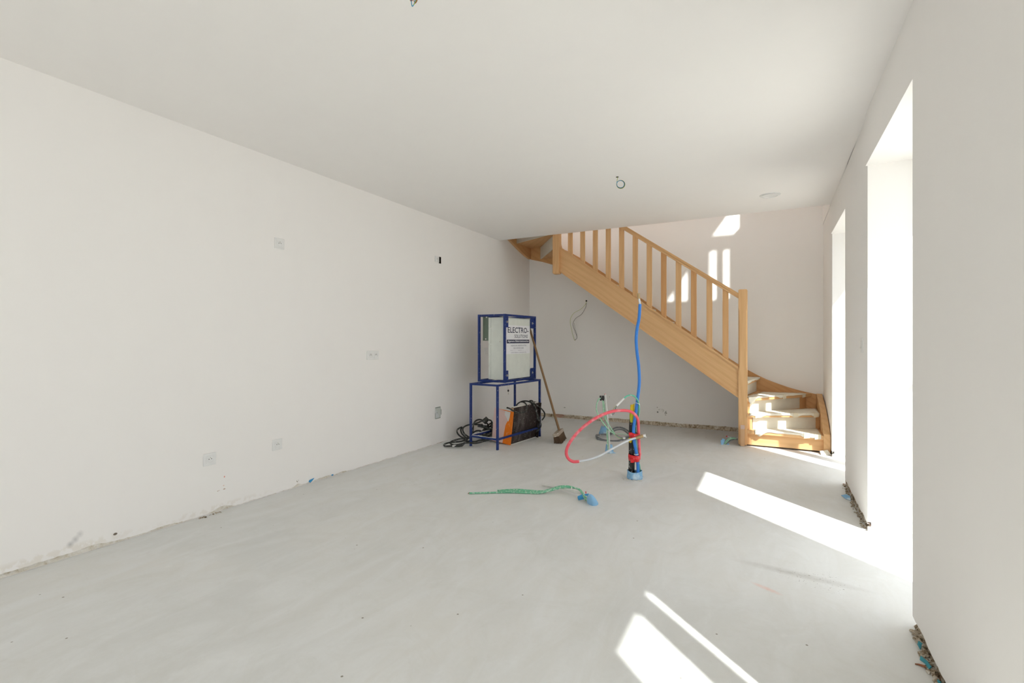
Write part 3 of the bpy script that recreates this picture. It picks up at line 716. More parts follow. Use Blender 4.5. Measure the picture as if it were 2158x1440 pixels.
# protective paper taped on the treads
ORD = ['lowest', 'second', 'third', 'fourth', 'fifth', 'sixth', 'seventh', 'eighth', 'ninth', 'tenth', 'eleventh']
def sheet(k):
    poly = [Vector(p) for p in T[k]]
    f0, f1 = poly[0], poly[1]
    if k <= 4: b0, b1 = poly[-1], poly[2]
    else: b0, b1 = poly[3], poly[2]
    if k == 2: b1 = Vector((0.482, BK))
    if k == 3: b1 = Vector((-0.10, BK)); b0 = Vector((-0.262, 6.14))
    s0, s1 = (0.02, 0.985) if k > 4 else {1: (0.10, 0.965), 2: (0.03, 0.985), 3: (0.015, 0.90), 4: (0.02, 0.97)}[k]
    nu, nv = 34, 12; vs = []; fs = []; z = RISE[k]
    fd = (f1 - f0).normalized(); out = Vector((fd.y, -fd.x))
    for i in range(nu + 1):
        u = s0 + (s1 - s0) * i / nu
        F = f0.lerp(f1, u); B = b0.lerp(b1, u)
        # front flap of uneven length
        nz = mnoise.noise(Vector((u * 3.1 * (f1 - f0).length + k * 3.7, k * 1.9, 0)))
        n2 = mnoise.noise(Vector((u * 11 + k, k * 2.9, 1)))
        fl = 0.016 + 0.022 * nz + 0.008 * n2
        if k == 1: fl = 0.014 + 0.05 * math.exp(-((u - 0.17) / 0.055) ** 2) + 0.016 * (u > 0.72) + 0.006 * n2
        if k == 2: fl = 0.018 + 0.032 * math.exp(-((u - 0.16) / 0.05) ** 2) + 0.022 * math.exp(-((u - 0.66) / 0.05) ** 2) + 0.010 * (u > 0.9) + 0.004 * n2
        if k == 3: fl = 0.008 + 0.070 * math.exp(-((u - 0.06) / 0.05) ** 2) + 0.026 * math.exp(-((u - 0.5) / 0.04) ** 2) + 0.004 * n2
        fl = max(0.006, fl)
        o2 = out * (0.004 + 0.004 * abs(nz))
        vs.append((F.x + o2.x, F.y + o2.y, z - fl)); vs.append((F.x + o2.x, F.y + o2.y, z - fl * 0.4))
        for j in range(nv - 1):
            t = j / (nv - 2) * 0.93
            P = F.lerp(B, t); wob = 0.004 * (mnoise.noise(Vector((P.x * 17, P.y * 17, k))) + 0.6)
            if j == nv - 2: P = P + Vector((0, 1)) * 0.02 * mnoise.noise(Vector((u * 9, k, 8)))
            if j == 0: P = P + out * 0.003
            vs.append((P.x, P.y, z + 0.002 + max(0, wob)))
    nn = nv + 1
    for i in range(nu):
        for j in range(nn - 1):
            a = i * nn + j; fs.append((a, a + 1, a + nn + 1, a + nn))
    m = MB(); m.add(vs, fs, True); m.smooth = [True] * len(fs)
    where = {1: 'lowest tread of the oak staircase', 2: 'second tread from the floor', 3: 'third tread, the wedge-shaped winder', 4: 'fourth tread, half hidden by the lower newel post'}.get(k, 'the %s tread from the floor, glimpsed between balusters' % ORD[k - 1])
    return m, where
for k in range(1, 12):
    m, where = sheet(k)
    r_ = thing('protective_sheet', (T[k][0][0], T[k][0][1], RISE[k]), 'crumpled off-white protective paper taped over ' + where, 'paper', group='protective papers on the stair treads')
    off = Vector((T[k][0][0], T[k][0][1], RISE[k]))
    m.v = [tuple(Vector(p) - off) for p in m.v]
    o = m.build('sheet', M['paper'], r_)
    sd = o.modifiers.new('thick', 'SOLIDIFY'); sd.thickness = 0.0012
    if k in (1, 2, 3):
        f0, f1 = Vector(T[k][0]), Vector(T[k][1]); d = (f1 - f0).normalized(); out = Vector((d.y, -d.x)); L = (f1 - f0).length
        for u in {1: (0.15, 0.79, 0.93), 2: (0.14, 0.66, 0.94), 3: (0.55, 0.86)}[k]:
            p = f0 + d * (u * L) + out * 0.0085
            a = p - d * 0.028; b = p + d * 0.028
            mb = MB(); zz = RISE[k]
            q = lambda P, z_: (P.x - off.x, P.y - off.y, z_ - off.z)
            i1 = a - out * 0.07; i2 = b - out * 0.07
            mb.add([q(a, zz - 0.045), q(b, zz - 0.035), q(b, zz + 0.008), q(a, zz + 0.008), q(i2, zz + 0.009), q(i1, zz + 0.009)], [(0, 1, 2, 3), (3, 2, 4, 5)])
            t_ = mb.build('tape', M['tape_cream'], r_); sd = t_.modifiers.new('thick', 'SOLIDIFY'); sd.thickness = 0.001
# paper scrap at the foot of the right stringer
sc_ = MB(); sc_.add([(0, 0, 0.002), (0.09, 0.02, 0.004), (0.06, 0.05, 0.05), (-0.01, 0.03, 0.035)], [(0, 1, 2), (0, 2, 3)])
o = sc_.build('paper_scrap', M['paper']); o.location = (0.455, 5.955, 0.0); tag(o, 'small torn paper scrap on the floor at the foot of the right stair stringer', 'scrap')
o.modifiers.new('thick', 'SOLIDIFY').thickness = 0.0015

# ------------------------------------------------------------------ blue trestle frame
rzt = -radians(5.6)
ts = thing('trestle_frame', (-2.593, 4.579, 0), 'tall open blue steel trestle with white paint specks, standing on four legs near left wall', 'trestle', rzt)
W_, D_, H_ = 0.362, 0.896, 0.707; t2 = 0.0115
for name, x, y in (('f', 0, 0), ('l', -W_, 0), ('r', 0, D_), ('b', -W_, D_)):
    l_ = MB().bevbox(x - t2, x + t2, y - t2, y + t2, 0.004, H_, 0.002).build('leg', M['blue_steel'], ts)
    MB().cyl((x, y, 0.0), (0, 0, 1), 0.032, 0.006, 12, 0.018).build('foot', M['white_dirty'], l_)
def bar(p, q, parent, mat, name='rail', t=0.0105, thz=None):
    p = Vector(p); q = Vector(q); d = (q - p); L = d.length
    m = Matrix.Translation(p) @ d.to_track_quat('X', 'Z').to_matrix().to_4x4()
    return MB().bevbox(0, L, -t, t, -(thz or t), (thz or t), 0.002, mat=m).build(name, mat, parent)
for z in (H_ - 0.011, 0.118):
    for p, q in (((-t2, 0), (-W_ + t2, 0)), ((0, t2), (0, D_ - t2)), ((-W_, t2), (-W_, D_ - t2)), ((-t2, D_), (-W_ + t2, D_))):
        bar((p[0], p[1], z), (q[0], q[1], z), ts, M['blue_steel'])
# white plaster splash lying on the lower left rail
m = MB().box(-W_ - 0.008, -W_ + 0.008, 0.02, 0.5, 0.129, 0.134); m.box(-W_ + 0.02, -0.02, -0.008, 0.006, 0.129, 0.132)
m.build('plaster_splash', M['white_dirty'], ts)

# distribution cabinet in its own cage, standing on the trestle
rzc = -radians(3.1)
cb = thing('distribution_cabinet', (-2.626, 4.80, H_), 'pale grey electrical cabinet with printed sticker in a blue steel cage, on the blue trestle', 'cabinet', rzc)
CW, CD, CH = 0.345, 0.705, 0.770; c2 = 0.0125
for x, y in ((0, 0), (-CW, 0), (0, CD), (-CW, CD)):
    MB().bevbox(x - c2, x + c2, y - c2, y + c2, 0.0, CH, 0.002).build('cage_post', M['blue_steel'], cb)
for z in (CH - c2, c2):
    for p, q in (((-c2, 0), (-CW + c2, 0)), ((0, c2), (0, CD - c2)), ((-CW, c2), (-CW, CD - c2)), ((-c2, CD), (-CW + c2, CD))):
        bar((p[0], p[1], z), (q[0], q[1], z), cb, M['blue_steel'], 'cage_rail', 0.0115)
# corner plates with bolts on the side turned to the room
for y0, y1 in ((c2, 0.075), (CD - 0.105, CD - c2)):
    for z0, z1 in ((CH - 0.150, CH - 0.025), (0.025, 0.135)):
        pl = MB().bevbox(-0.006, 0.003, y0, y1, z0, z1, 0.0015).build('corner_plate', M['blue_steel'], cb)
        yc = (y0 + y1) / 2 + (0.002 if y0 < 0.1 else -0.004); zc = (z0 + z1) / 2
        m = MB().cyl((0.002, yc, zc), (1, 0, 0), 0.014, 0.003, 12); m.cyl((0.004, yc, zc), (1, 0, 0), 0.008, 0.007, 6)
        m.build('bolt', M['bolt'], pl)
# hull
BX0, BX1, BY0, BY1, BZ0, BZ1 = -0.245, -0.012, 0.035, 0.612, 0.028, 0.735
hull = MB().bevbox(BX0 + 0.04, BX1 - 0.012, BY0, BY1, BZ0, BZ1, 0.004).build('hull', M['cabinet'], cb)
m = MB()
for z0, z1 in ((BZ0, 0.17), (0.19, 0.42), (0.44, 0.60), (0.62, BZ1)):
    m.bevbox(BX0, BX0 + 0.036, BY0 + 0.004, BY1 - 0.004, z0, z1, 0.004)
m.box(BX0 + 0.004, BX0 + 0.042, BY0 + 0.008, BY1 - 0.008, BZ0 + 0.004, BZ1 - 0.004)
m.build('rear_cover', M['cabinet'], cb)
MB().bevbox(BX1 - 0.012, BX1, BY0 + 0.004, BY1 - 0.004, BZ0 + 0.004, BZ1 - 0.008, 0.004).build('door', M['cabinet'], cb)
MB().box(BX1 - 0.03, BX1 - 0.004, BY1, BY1 + 0.022, CH - 0.155, CH - 0.04).build('hinge', M['black_plastic'], cb)
MB().box(BX1 - 0.03, BX1 - 0.004, BY1, BY1 + 0.018, 0.03, 0.12).build('hinge', M['black_plastic'], cb)
m = MB().cyl((BX0 + 0.16, BY0 + 0.001, 0.46), (0, -1, 0), 0.006, 0.003, 10); m.build('rivet', M['bolt'], cb)
# grey-green metal channel hanging in the left part of the cage
m = MB(); m.box(-0.335, -0.30, 0.06, 0.064, 0.47, 0.745); m.box(-0.303, -0.299, 0.05, 0.064, 0.47, 0.745); m.box(-0.299, -0.252, 0.048, 0.052, 0.47, 0.745)
m.build('metal_channel', M['olive_metal'], cb)
MB().cyl((-0.285, 0.048, 0.49), (0, -1, 0), 0.009, 0.004, 8).build('screw', M['white_dirty'], cb)
MB().cyl((-0.275, 0.048, 0.74), (0, -1, 0), 0.009, 0.004, 8).build('screw', M['white_dirty'], cb)
# printed sticker
SX = BX1 + 0.0006
sy0, sy1, sz0, sz1 = 0.034, 0.600, 0.318, 0.648
stk = MB().box(BX1, SX, sy0 + 0.012, sy1, sz0, sz1).build('sticker', M['sticker'], cb)
def letters(txt, y0, y1, z0, h_, mat, bold=0.0, name='lettering', x=0.0006):
    cu = bpy.data.curves.new('t', 'FONT'); cu.body = txt; cu.size = 1.0; cu.offset = bold; cu.resolution_u = 2
    to = bpy.data.objects.new('t', cu); C.objects.link(to)
    bpy.context.view_layer.update()
    me = bpy.data.meshes.new_from_object(to.evaluated_get(bpy.context.evaluated_depsgraph_get()))
    bpy.data.objects.remove(to)
    xs = [v.co.x for v in me.vertices]; zs = [v.co.y for v in me.vertices]
    X0, X1, Z0, Z1 = min(xs), max(xs), min(zs), max(zs)
    for v in me.vertices:
        v.co = Vector((SX + x, y0 + (v.co.x - X0) / (X1 - X0) * (y1 - y0), z0 + (v.co.y - Z0) / (Z1 - Z0) * h_))
    me.materials.clear(); me.materials.append(mat); me.name = name
    o = bpy.data.objects.new(name, me); C.objects.link(o); o.parent = stk; return o
letters('ELECTRO-', 0.085, 0.565, 0.560, 0.066, M['navy'], 0.012)
letters('SOLUTIONS', 0.235, 0.545, 0.502, 0.040, M['navy'], 0.008)
MB().box(SX, SX + 0.0005, 0.062, 0.585, 0.440, 0.482).build('banner', M['navy'], stk)
letters('Algemene Elektriciteitswerken', 0.080, 0.570, 0.448, 0.027, M['white_print'], 0.02, x=0.0012)
letters('VERHUUR WERFKASTEN', 0.150, 0.510, 0.404, 0.019, M['greyprint'])
letters('BOUWDROGERS', 0.215, 0.450, 0.375, 0.018, M['greyprint'])
letters('T 0---- -- --   GSM 0--- -- -- --', 0.140, 0.510, 0.352, 0.010, M['greyprint'])
letters('www.electro-solutions.be', 0.150, 0.510, 0.328, 0.014, M['greyprint'])

# key hanging from the trestle rail
ky = thing('key', (-2.575, 4.79, 0.60), 'small black key on a wire loop hanging under the blue trestle top', 'key', rzt)
MB().tube([(0, -0.030, 0.096), (0, -0.012, 0.055), (0, 0, 0.035), (0, 0.012, 0.055), (0, 0.030, 0.096)], 0.0012, 5).build('loop', M['bolt'], ky)
MB().cyl((-0.003, 0, 0.024), (1, 0, 0), 0.0125, 0.006, 14).build('bow', M['black_plastic'], ky)
m = MB().box(-0.001, 0.001, -0.003, 0.003, -0.018, 0.013); m.box(-0.001, 0.001, 0.003, 0.007, -0.018, -0.006); m.build('blade', M['bolt'], ky)

# ------------------------------------------------------------------ crate under the trestle
cr = thing('crate', (-2.600, 4.880, 0.0), 'battered dark brown board crate with orange and pink front end, under the blue trestle', 'crate', -radians(6))
tl = radians(6.0)
Rm = Matrix.Rotation(tl, 4, 'Y')
cw, cd, ch = 0.255, 0.545, 0.385
MB().bevbox(-cw, -0.030, 0.012, cd, 0.004, 0.28, 0.003, mat=Rm).build('body', M['filmply'], cr)
MB().bevbox(-0.030, 0, 0.013, cd, 0.004, ch + 0.042, 0.002, mat=Rm).build('side_board', M['filmply'], cr)
MB().bevbox(-cw - 0.002, 0.003, -0.004, 0.012, 0.0, ch - 0.005, 0.002, mat=Rm).build('front_panel', M['orange'], cr, ).__setitem__('label', 'orange end board')
def flatpoly(name, pts, y, mat, th=0.0015):
    return MB().prism(pts, y - th, y, 'y', mat=Rm).build(name, mat, cr)
o = flatpoly('paper_cover', [(-cw, 0.004), (-0.105, 0.002), (-0.098, 0.06), (-0.095, 0.12), (-0.088, 0.17), (-0.085, 0.205), (-0.075, 0.235), (-0.060, 0.262), (-0.048, 0.285), (-0.046, 0.31), (-0.06, 0.335), (-0.085, 0.35), (-0.09, ch - 0.012), (-cw, ch + 0.002)], -0.0045, M['pink'])
o['label'] = 'torn pale pink paper'
flatpoly('torn_patch', [(-0.105, 0.335), (-0.06, 0.280), (-0.047, 0.262), (-0.035, 0.31), (-0.03, ch - 0.012), (-0.10, ch - 0.01)], -0.0065, M['white_dirty'])
flatpoly('crease', [(-0.222, 0.03), (-0.219, 0.03), (-0.212, 0.20), (-0.214, 0.20)], -0.0062, M['pinkline'], 0.0005)
m = MB(); m.box(-0.004, 0.006, 0.012, cd, -0.004, 0.008, mat=Rm); m.build('bottom_edge', M['white_dirty'], cr)
MB().box(-0.028, 0.001, 0.012, cd + 0.001, ch + 0.041, ch + 0.047, mat=Rm).build('top_edge', M['crumb'], cr)
MB().box(-0.036, -0.002, 0.004, 0.013, ch - 0.005, ch + 0.036, mat=Rm).build('board_end', M['raw_wood'], cr)
m = MB(); m.box(-0.08, 0.035, cd + 0.004, cd + 0.016, 0.004, ch + 0.045, mat=Rm); m.build('back_panel', M['filmply'], cr)

# black cable slung over the crate
def loops(specs, r, name_mat, n=7): 
    m = MB()
    for s_ in specs: m.tube(s_, r, n)
    return m
A = lambda u, v, d: at(u, v, d)
Cz = lambda p, d: A(1000 + p[0] / 10.29, 820 + p[1] / 10.29, d)
cl = thing('cable', (-2.6, 5.3, 0), 'black rubber cable slung in loops over the top of the brown crate', 'cable')
off = Vector((-2.6, 5.3, 0))
def rel(mb, o): mb.v = [tuple(Vector(p) - o) for p in mb.v]; return mb
sp = [
    [Cz(p, d) for p, d in (((695, 405), 5.44), ((760, 425), 5.44), ((850, 480), 5.46), ((960, 515), 5.5), ((1060, 505), 5.55), ((1130, 450), 5.6), ((1140, 380), 5.66), ((1100, 310), 5.72), ((1040, 280), 5.8))],
    [Cz(p, d) for p, d in (((905, 365), 5.86), ((950, 310), 5.86), ((1040, 268), 5.84), ((1140, 265), 5.8), ((1230, 290), 5.76), ((1290, 350), 5.75), ((1330, 450), 5.74), ((1350, 560), 5.74), ((1365, 640), 5.76), ((1400, 690), 5.8), ((1440, 760), 5.82), ((1430, 830), 5.84), ((1380, 840), 5.86), ((1370, 790), 5.88), ((1420, 740), 5.9))],
    [Cz(p, d) for p, d in (((1190, 260), 5.86), ((1240, 255), 5.86), ((1280, 285), 5.84), ((1310, 330), 5.82), ((1390, 380), 5.84), ((1470, 450), 5.88), ((1520, 530), 5.92), ((1510, 610), 5.94), ((1460, 680), 5.94))],
    [Cz(p, d) for p, d in (((1010, 285), 5.9), ((1120, 262), 5.88), ((1220, 300), 5.8), ((1300, 400), 5.78), ((1345, 520), 5.77), ((1390, 620), 5.82), ((1430, 700), 5.85))],
    [Cz(p, d) for p, d in (((1340, 930), 5.85), ((1370, 895), 5.86), ((1410, 880), 5.88))],
]
m = MB()
for s_ in sp: m.tube(s_, 0.0085, 8)
rel(m, off).build('cable_loops', M['rubber'], cl)

# heap of black cable on the floor behind the trestle
hp = thing('cable', (-3.0, 4.85, 0), 'heap of tangled black rubber cables on the floor against left wall, behind trestle', 'cable')
off = Vector((-3.0, 4.85, 0))
Hz = lambda p, d: A(860 + p[0] / 9.81, 860 + p[1] / 9.81, d)
m = MB()
main = [
    [((1180, 640), 5.60), ((1080, 640), 5.58), ((960, 670), 5.55), ((885, 705), 5.50), ((890, 750), 5.45), ((980, 770), 5.42), ((1100, 745), 5.42), ((1240, 720), 5.42), ((1400, 730), 5.42), ((1560, 690), 5.46), ((1700, 650), 5.5)],
    [((1130, 770), 5.38), ((1060, 790), 5.36), ((900, 790), 5.37), ((770, 790), 5.39), ((745, 760), 5.43), ((820, 725), 5.47), ((960, 705), 5.5), ((1100, 690), 5.5), ((1230, 640), 5.52), ((1320, 560), 5.56)],
    [((1240, 620), 5.66), ((1120, 610), 5.70), ((1040, 550), 5.76), ((1010, 480), 5.80), ((1040, 430), 5.84), ((1110, 400), 5.86), ((1090, 450), 5.84), ((1110, 530), 5.78), ((1180, 600), 5.70)],
    [((1250, 600), 5.64), ((1170, 540), 5.72), ((1130, 460), 5.80), ((1150, 400), 5.86), ((1220, 360), 5.88), ((1320, 340), 5.88), ((1420, 345), 5.86), ((1540, 345), 5.84)],
    [((1340, 490), 5.74), ((1345, 400), 5.80), ((1370, 300), 5.86), ((1430, 250), 5.88), ((1510, 245), 5.88), ((1580, 290), 5.86), ((1640, 330), 5.84), ((1660, 400), 5.8)],
    [((1640, 210), 5.86), ((1560, 255), 5.86), ((1480, 290), 5.85), ((1400, 320), 5.84), ((1330, 350), 5.84)],
    [((1330, 520), 5.66), ((1400, 480), 5.70), ((1480, 470), 5.72), ((1520, 490), 5.72), ((1580, 430), 5.76), ((1660, 350), 5.80), ((1740, 300), 5.84)],
    [((1500, 560), 5.62), ((1560, 480), 5.68), ((1640, 430), 5.74), ((1700, 440), 5.74), ((1750, 480), 5.74)],
    [((1170, 700), 5.48), ((1260, 690), 5.48), ((1380, 700), 5.48), ((1480, 670), 5.50), ((1600, 660), 5.52)],
    [((1130, 770), 5.38), ((1180, 700), 5.42), ((1230, 640), 5.47), ((1290, 590), 5.52)],
    [((1600, 260), 5.90), ((1680, 250), 5.90), ((1730, 290), 5.88), ((1700, 380), 5.84), ((1600, 400), 5.82), ((1540, 360), 5.84)],
]
for s_ in main: m.tube([Hz(p, d) for p, d in s_], 0.0095, 8)
rr = random.Random(3)
for i in range(11):
    cx, cy = rr.uniform(-3.02, -2.86), rr.uniform(5.02, 5.26); rad = rr.uniform(0.09, 0.17); tilt = rr.uniform(-0.35, 0.35); z0 = 0.02 + 0.013 * i; ph = rr.uniform(0, 6)
    pts = []
    for q in range(11):
        a = ph + q / 10 * 2 * pi * rr.uniform(0.92, 1.0)
        rq = rad * (1 + 0.2 * sin(2 * a + i))
        pts.append((max(-3.34, cx + rq * cos(a)), cy + rq * 1.1 * sin(a), max(0.011, z0 + 0.03 * sin(a + i) + tilt * rq * cos(a) * 0.6)))
    m.tube(pts, 0.0095, 7)
rel(m, off).build('cable_loops', M['rubber'], hp)
m = MB().tube([Hz((1040, 785), 5.37), Hz((1120, 770), 5.38)], [0.013, 0.016], 8, False); rel(m, off).build('connector', M['black_plastic'], hp)
m = MB().tube([Hz((915, 790), 5.365), Hz((990, 786), 5.365)], 0.0105, 8, False); rel(m, off).build('tape_band', M['white_dirty'], hp)
m = MB().cyl(Hz((1560, 300), 5.80), (0.5, 0.3, 0.6), 0.035, 0.07, 14, 0.028); rel(m, off).build('plug', M['rubber'], hp)

# ------------------------------------------------------------------ broom
br = thing('broom', (-2.20, 5.36, 0), 'old broom with brown bristles and long wooden handle leaning against the cabinet cage', 'broom')
off = Vector((-2.20, 5.36, 0))
MB().tube([Vector((-0.005, 0.02, 0.10)), Vector((-0.455, 0.145, 1.325))], [0.0145, 0.014, 0.013], 12, False).build('handle', M['broom_wood'], br, (-0.36, 0.1, 1), 0.3)
a = radians(12); Mh = Matrix.Translation((0, 0, 0.0)) @ Matrix.Rotation(a, 4, 'Z') @ Matrix.Rotation(radians(-16), 4, 'Y')
MB().bevbox(-0.035, 0.035, -0.165, 0.165, 0.068, 0.108, 0.007, mat=Matrix.Translation((0.012, 0, 0.012)) @ Mh).build('head_block', M['broom_block'], br)
m = MB()
for i in range(10):
    for j in range(30):
        x = -0.028 + 0.056 * i / 9; y = -0.158 + 0.316 * j / 29
        bx = x * 1.5 + rr.uniform(-0.006, 0.006) + 0.012; by = y * 1.03 + rr.uniform(-0.008, 0.008)
        p = (Matrix.Translation((0.012, 0, 0.012)) @ Mh) @ Vector((x, y, 0.072)); q = Matrix.Rotation(a, 4, 'Z') @ Vector((bx, by, rr.uniform(0.001, 0.006)))
        m.tube([p, q], [0.005, 0.0045], 4, False)
m.build('bristles', M['bristle'], br)

# ------------------------------------------------------------------ pipes and cables rising from the floor
def wrap(base, pts2, h0, mat, parent, name='foam_collar', flare_=1.15, wob=0.006, seed=0):
    """oval collar: pts2 = (rx, ry), slightly crumpled"""
    rx, ry = pts2; n = 28; rows = 6; vs = []; fs = []
    for j in range(rows):
        t = j / (rows - 1)
        for i in range(n):
            a = 2 * pi * i / n; k_ = 1 + (flare_ - 1) * (1 - t) + 0.05 * mnoise.noise(Vector((cos(a) * 2, sin(a) * 2, t * 2 + seed)))
            vs.append((base.x + rx * cos(a) * k_ * cs - ry * sin(a) * k_ * sn, base.y + rx * cos(a) * k_ * sn + ry * sin(a) * k_ * cs, t * (h0 + wob * sin(a * 2 + seed))))
    for j in range(rows - 1):
        for i in range(n): fs.append((j * n + i, j * n + (i + 1) % n, (j + 1) * n + (i + 1) % n, (j + 1) * n + i))
    m = MB(); m.add(vs, fs, True); o = rel(m, parent.location).build(name, mat, parent); o.modifiers.new('thick', 'SOLIDIFY').thickness = 0.004
    return o
def crumbs(base, rad, n, parent, name='crumbs', mat=None, size=(0.003, 0.009), seed=1):
    q = random.Random(seed); m = MB()
    for i in range(n):
        a = q.uniform(0, 2 * pi); rr_ = rad * sqrt(q.uniform(0.1, 1)); s_ = q.uniform(*size)
        c0 = Vector((base[0] + rr_ * cos(a), base[1] + rr_ * sin(a) * 0.7, s_ * 0.4))
        vs = [c0 + Vector((s_ * q.uniform(.6, 1.2), 0, 0)), c0 + Vector((0, s_ * q.uniform(.6, 1.2), 0)), c0 - Vector((s_ * q.uniform(.6, 1.2), 0, 0)), c0 - Vector((0, s_ * q.uniform(.6, 1.2), 0)), c0 + Vector((0, 0, s_ * q.uniform(.4, 1))), c0 - Vector((0, 0, s_ * 0.4))]
        m.add(vs, [(0, 1, 4), (1, 2, 4), (2, 3, 4), (3, 0, 4), (1, 0, 5), (2, 1, 5), (3, 2, 5), (0, 3, 5)])
    o = rel(m, parent.location if parent else Vector((0, 0, 0))).build(name, mat or M['crumb'], parent); o['kind'] = 'stuff'
    return o
D1 = 4.20
base1 = at(1337.5, 1014, 4.20); base1.z = 0
pb = thing('pipe_bundle', base1, 'bundle of blue, black, red and green sleeves taped in red, rising from mid floor', 'pipes')
K8 = lambda p, d: at(1160 + p[0] / 3.27, 600 + p[1] / 3.27, d)
K5 = lambda p, d: at(1170 + p[0] / 6, 800 + p[1] / 6, d)
# black flat sleeve
m = MB()
prof = [((965, 1265), 0.027), ((965, 1150), 0.0265), ((968, 1000), 0.026), ((965, 800), 0.024), ((963, 650), 0.021), ((968, 520), 0.020), ((975, 380), 0.018), ((975, 325), 0.017)]
m.tube([K5(p, D1 + 0.02) for p, r_ in prof], [r_ for p, r_ in prof], 10)
for i, v in enumerate(m.v): pass
rel(m, base1).build('black_sleeve', M['black_pipe'], pb)
m = MB().tube([K5((976, 405), D1 - 0.0), K5((972, 470), D1), K5((975, 540), D1 + 0.004)], [0.0215, 0.0215, 0.017], 10); rel(m, base1).build('yellow_green_wrap', M['yellow'], pb)
m = MB().tube([K5((976, 320), D1 + 0.0), K5((976, 405), D1)], [0.014, 0.0215], 10); rel(m, base1).build('yellow_wrap', M['yellow2'], pb)
m = MB().tube([K5((955, 740), D1 - 0.008), K5((950, 800), D1 - 0.010)], [0.018, 0.010], 7); rel(m, base1).build('yellow_strip', M['yellow2'], pb)
m = MB().tube([K5((985, 330), D1 - 0.01), K5((1000, 308), D1 - 0.01)], [0.009, 0.003], 6); rel(m, base1).build('yellow_tip', M['yellow2'], pb)
# blue pipe
bp = [((604, 1330)), (602, 1240), (592, 1160), (577, 1080), (572, 1010), (578, 950), (590, 870), (600, 790), (611, 700), (612, 620), (606, 540), (597, 470), (591, 380), (598, 300), (611, 230), (617, 135)]
dd = [D1 - 0.035] * len(bp)
m = MB().tube([K8(p, d) for p, d in zip(bp, dd)], 0.0128, 12); bo = rel(m, base1).build('blue_sleeve', M['blue_pipe'], pb)
m = MB().tube([K8((617, 135), D1 - .035), K8((612, 105), D1 - .035), K8((609, 85), D1 - .035)], [0.0085, 0.0085, 0.008], 12); rel(m, base1).build('white_pipe_end', M['white_pipe'], pb)
m = MB()
m.tube([K8((610, 98), D1 - .035), K8((608, 82), D1 - .035)], [0.0125, 0.0125], 12, False); m.tube([K8((608, 82), D1 - .035), K8((606, 60), D1 - .035)], [0.0135, 0.0135], 6, False)
rel(m, base1).build('brass_fitting', M['brass'], pb)
# red sleeve and white pipe loop
rp = [((1070, 960), 4.20), ((1062, 880), 4.20), ((1058, 780), 4.20), ((1052, 640), 4.19), ((1046, 520), 4.17), ((1010, 445), 4.14), ((940, 402), 4.11), ((850, 393), 4.09), ((740, 400), 4.07), ((620, 437), 4.05), ((500, 498), 4.03), ((380, 582), 4.02), ((280, 675), 4.01), ((200, 775), 4.00), ((150, 870), 4.00), ((143, 950), 4.00), ((175, 1010), 4.01), ((230, 1040), 4.02), ((300, 1037), 4.03)]
m = MB().tube([K5(p, d) for p, d in rp], 0.0125, 12); rel(m, base1).build('red_sleeve', M['red_pipe'], pb)
m = MB().tube([K5((1066, 1010), 4.205), K5((1070, 950), 4.205)], 0.009, 8); rel(m, base1).build('red_sleeve', M['red_pipe'], pb)
wp = [((290, 1037), 4.03), ((340, 1030), 4.03), ((440, 1010), 4.04), ((560, 967), 4.05), ((700, 890), 4.07), ((860, 802), 4.10), ((960, 758), 4.12), ((1030, 738), 4.13)]
m = MB().tube([K5(p, d) for p, d in wp], 0.0085, 12); rel(m, base1).build('white_pipe', M['white_pipe'], pb)
m = MB(); m.tube([K5((1020, 742), 4.13), K5((1058, 730), 4.13)], [0.0145, 0.0145], 12, False); m.tube([K5((1058, 730), 4.13), K5((1072, 726), 4.13)], [0.017, 0.017], 8, False); m.tube([K5((1072, 726), 4.13), K5((1110, 714), 4.13)], [0.0155, 0.0135], 12, False)
rel(m, base1).build('brass_fitting', M['brass'], pb)
m = MB(); m.tube([K5((1108, 715), 4.13), K5((1142, 706), 4.13)], [0.012, 0.009], 7, False); m.tube([K5((1130, 705), 4.13), K5((1150, 735), 4.13)], [0.005, 0.004], 5, False); m.tube([K5((1130, 705), 4.13), K5((1142, 690), 4.13)], [0.005, 0.004], 5, False)
rel(m, base1).build('pipe_plug', M['clear'], pb)
# green cables
g1 = [((1078, 1230), 4.22), ((1068, 1100), 4.22), ((1045, 950), 4.20), ((1025, 820), 4.20), ((1018, 700), 4.21), ((1022, 580), 4.21), ((1058, 440), 4.17), ((1062, 340), 4.15), ((1045, 270), 4.14), ((1010, 220), 4.13), ((960, 198), 4.12), ((910, 210), 4.11), ((870, 240), 4.10)]
m = MB().tube([K5(p, d) for p, d in g1], 0.0062, 8); rel(m, base1).build('green_cable', M['teal'], pb)
g2 = [((1064, 1225), 4.23), ((1055, 1100), 4.23), ((1035, 950), 4.22), ((1012, 820), 4.22), ((1012, 640), 4.22), ((1040, 470), 4.19), ((1050, 340), 4.17)]
m = MB().tube([K5(p, d) for p, d in g2], 0.0055, 8); rel(m, base1).build('green_cable', M['pale_green'], pb)
m = MB().tube([K5((872, 238), 4.10), K5((850, 258), 4.10), K5((810, 300), 4.095), K5((776, 335), 4.09)], 0.0085, 8); rel(m, base1).build('white_label_sleeve', M['clear'], pb)
for mt, pts in (('yellow_wire', [(776, 335), (755, 350), (735, 380), (725, 420), (712, 445)]), ('blue_wire', [(777, 338), (762, 362), (748, 395), (735, 430), (712, 448)]), ('brown_wire', [(778, 340), (768, 358), (756, 395), (742, 435), (716, 452)])):
    m = MB().tube([K5(p, 4.09) for p in pts], 0.0016, 5); rel(m, base1).build('wire', M[mt], pb)
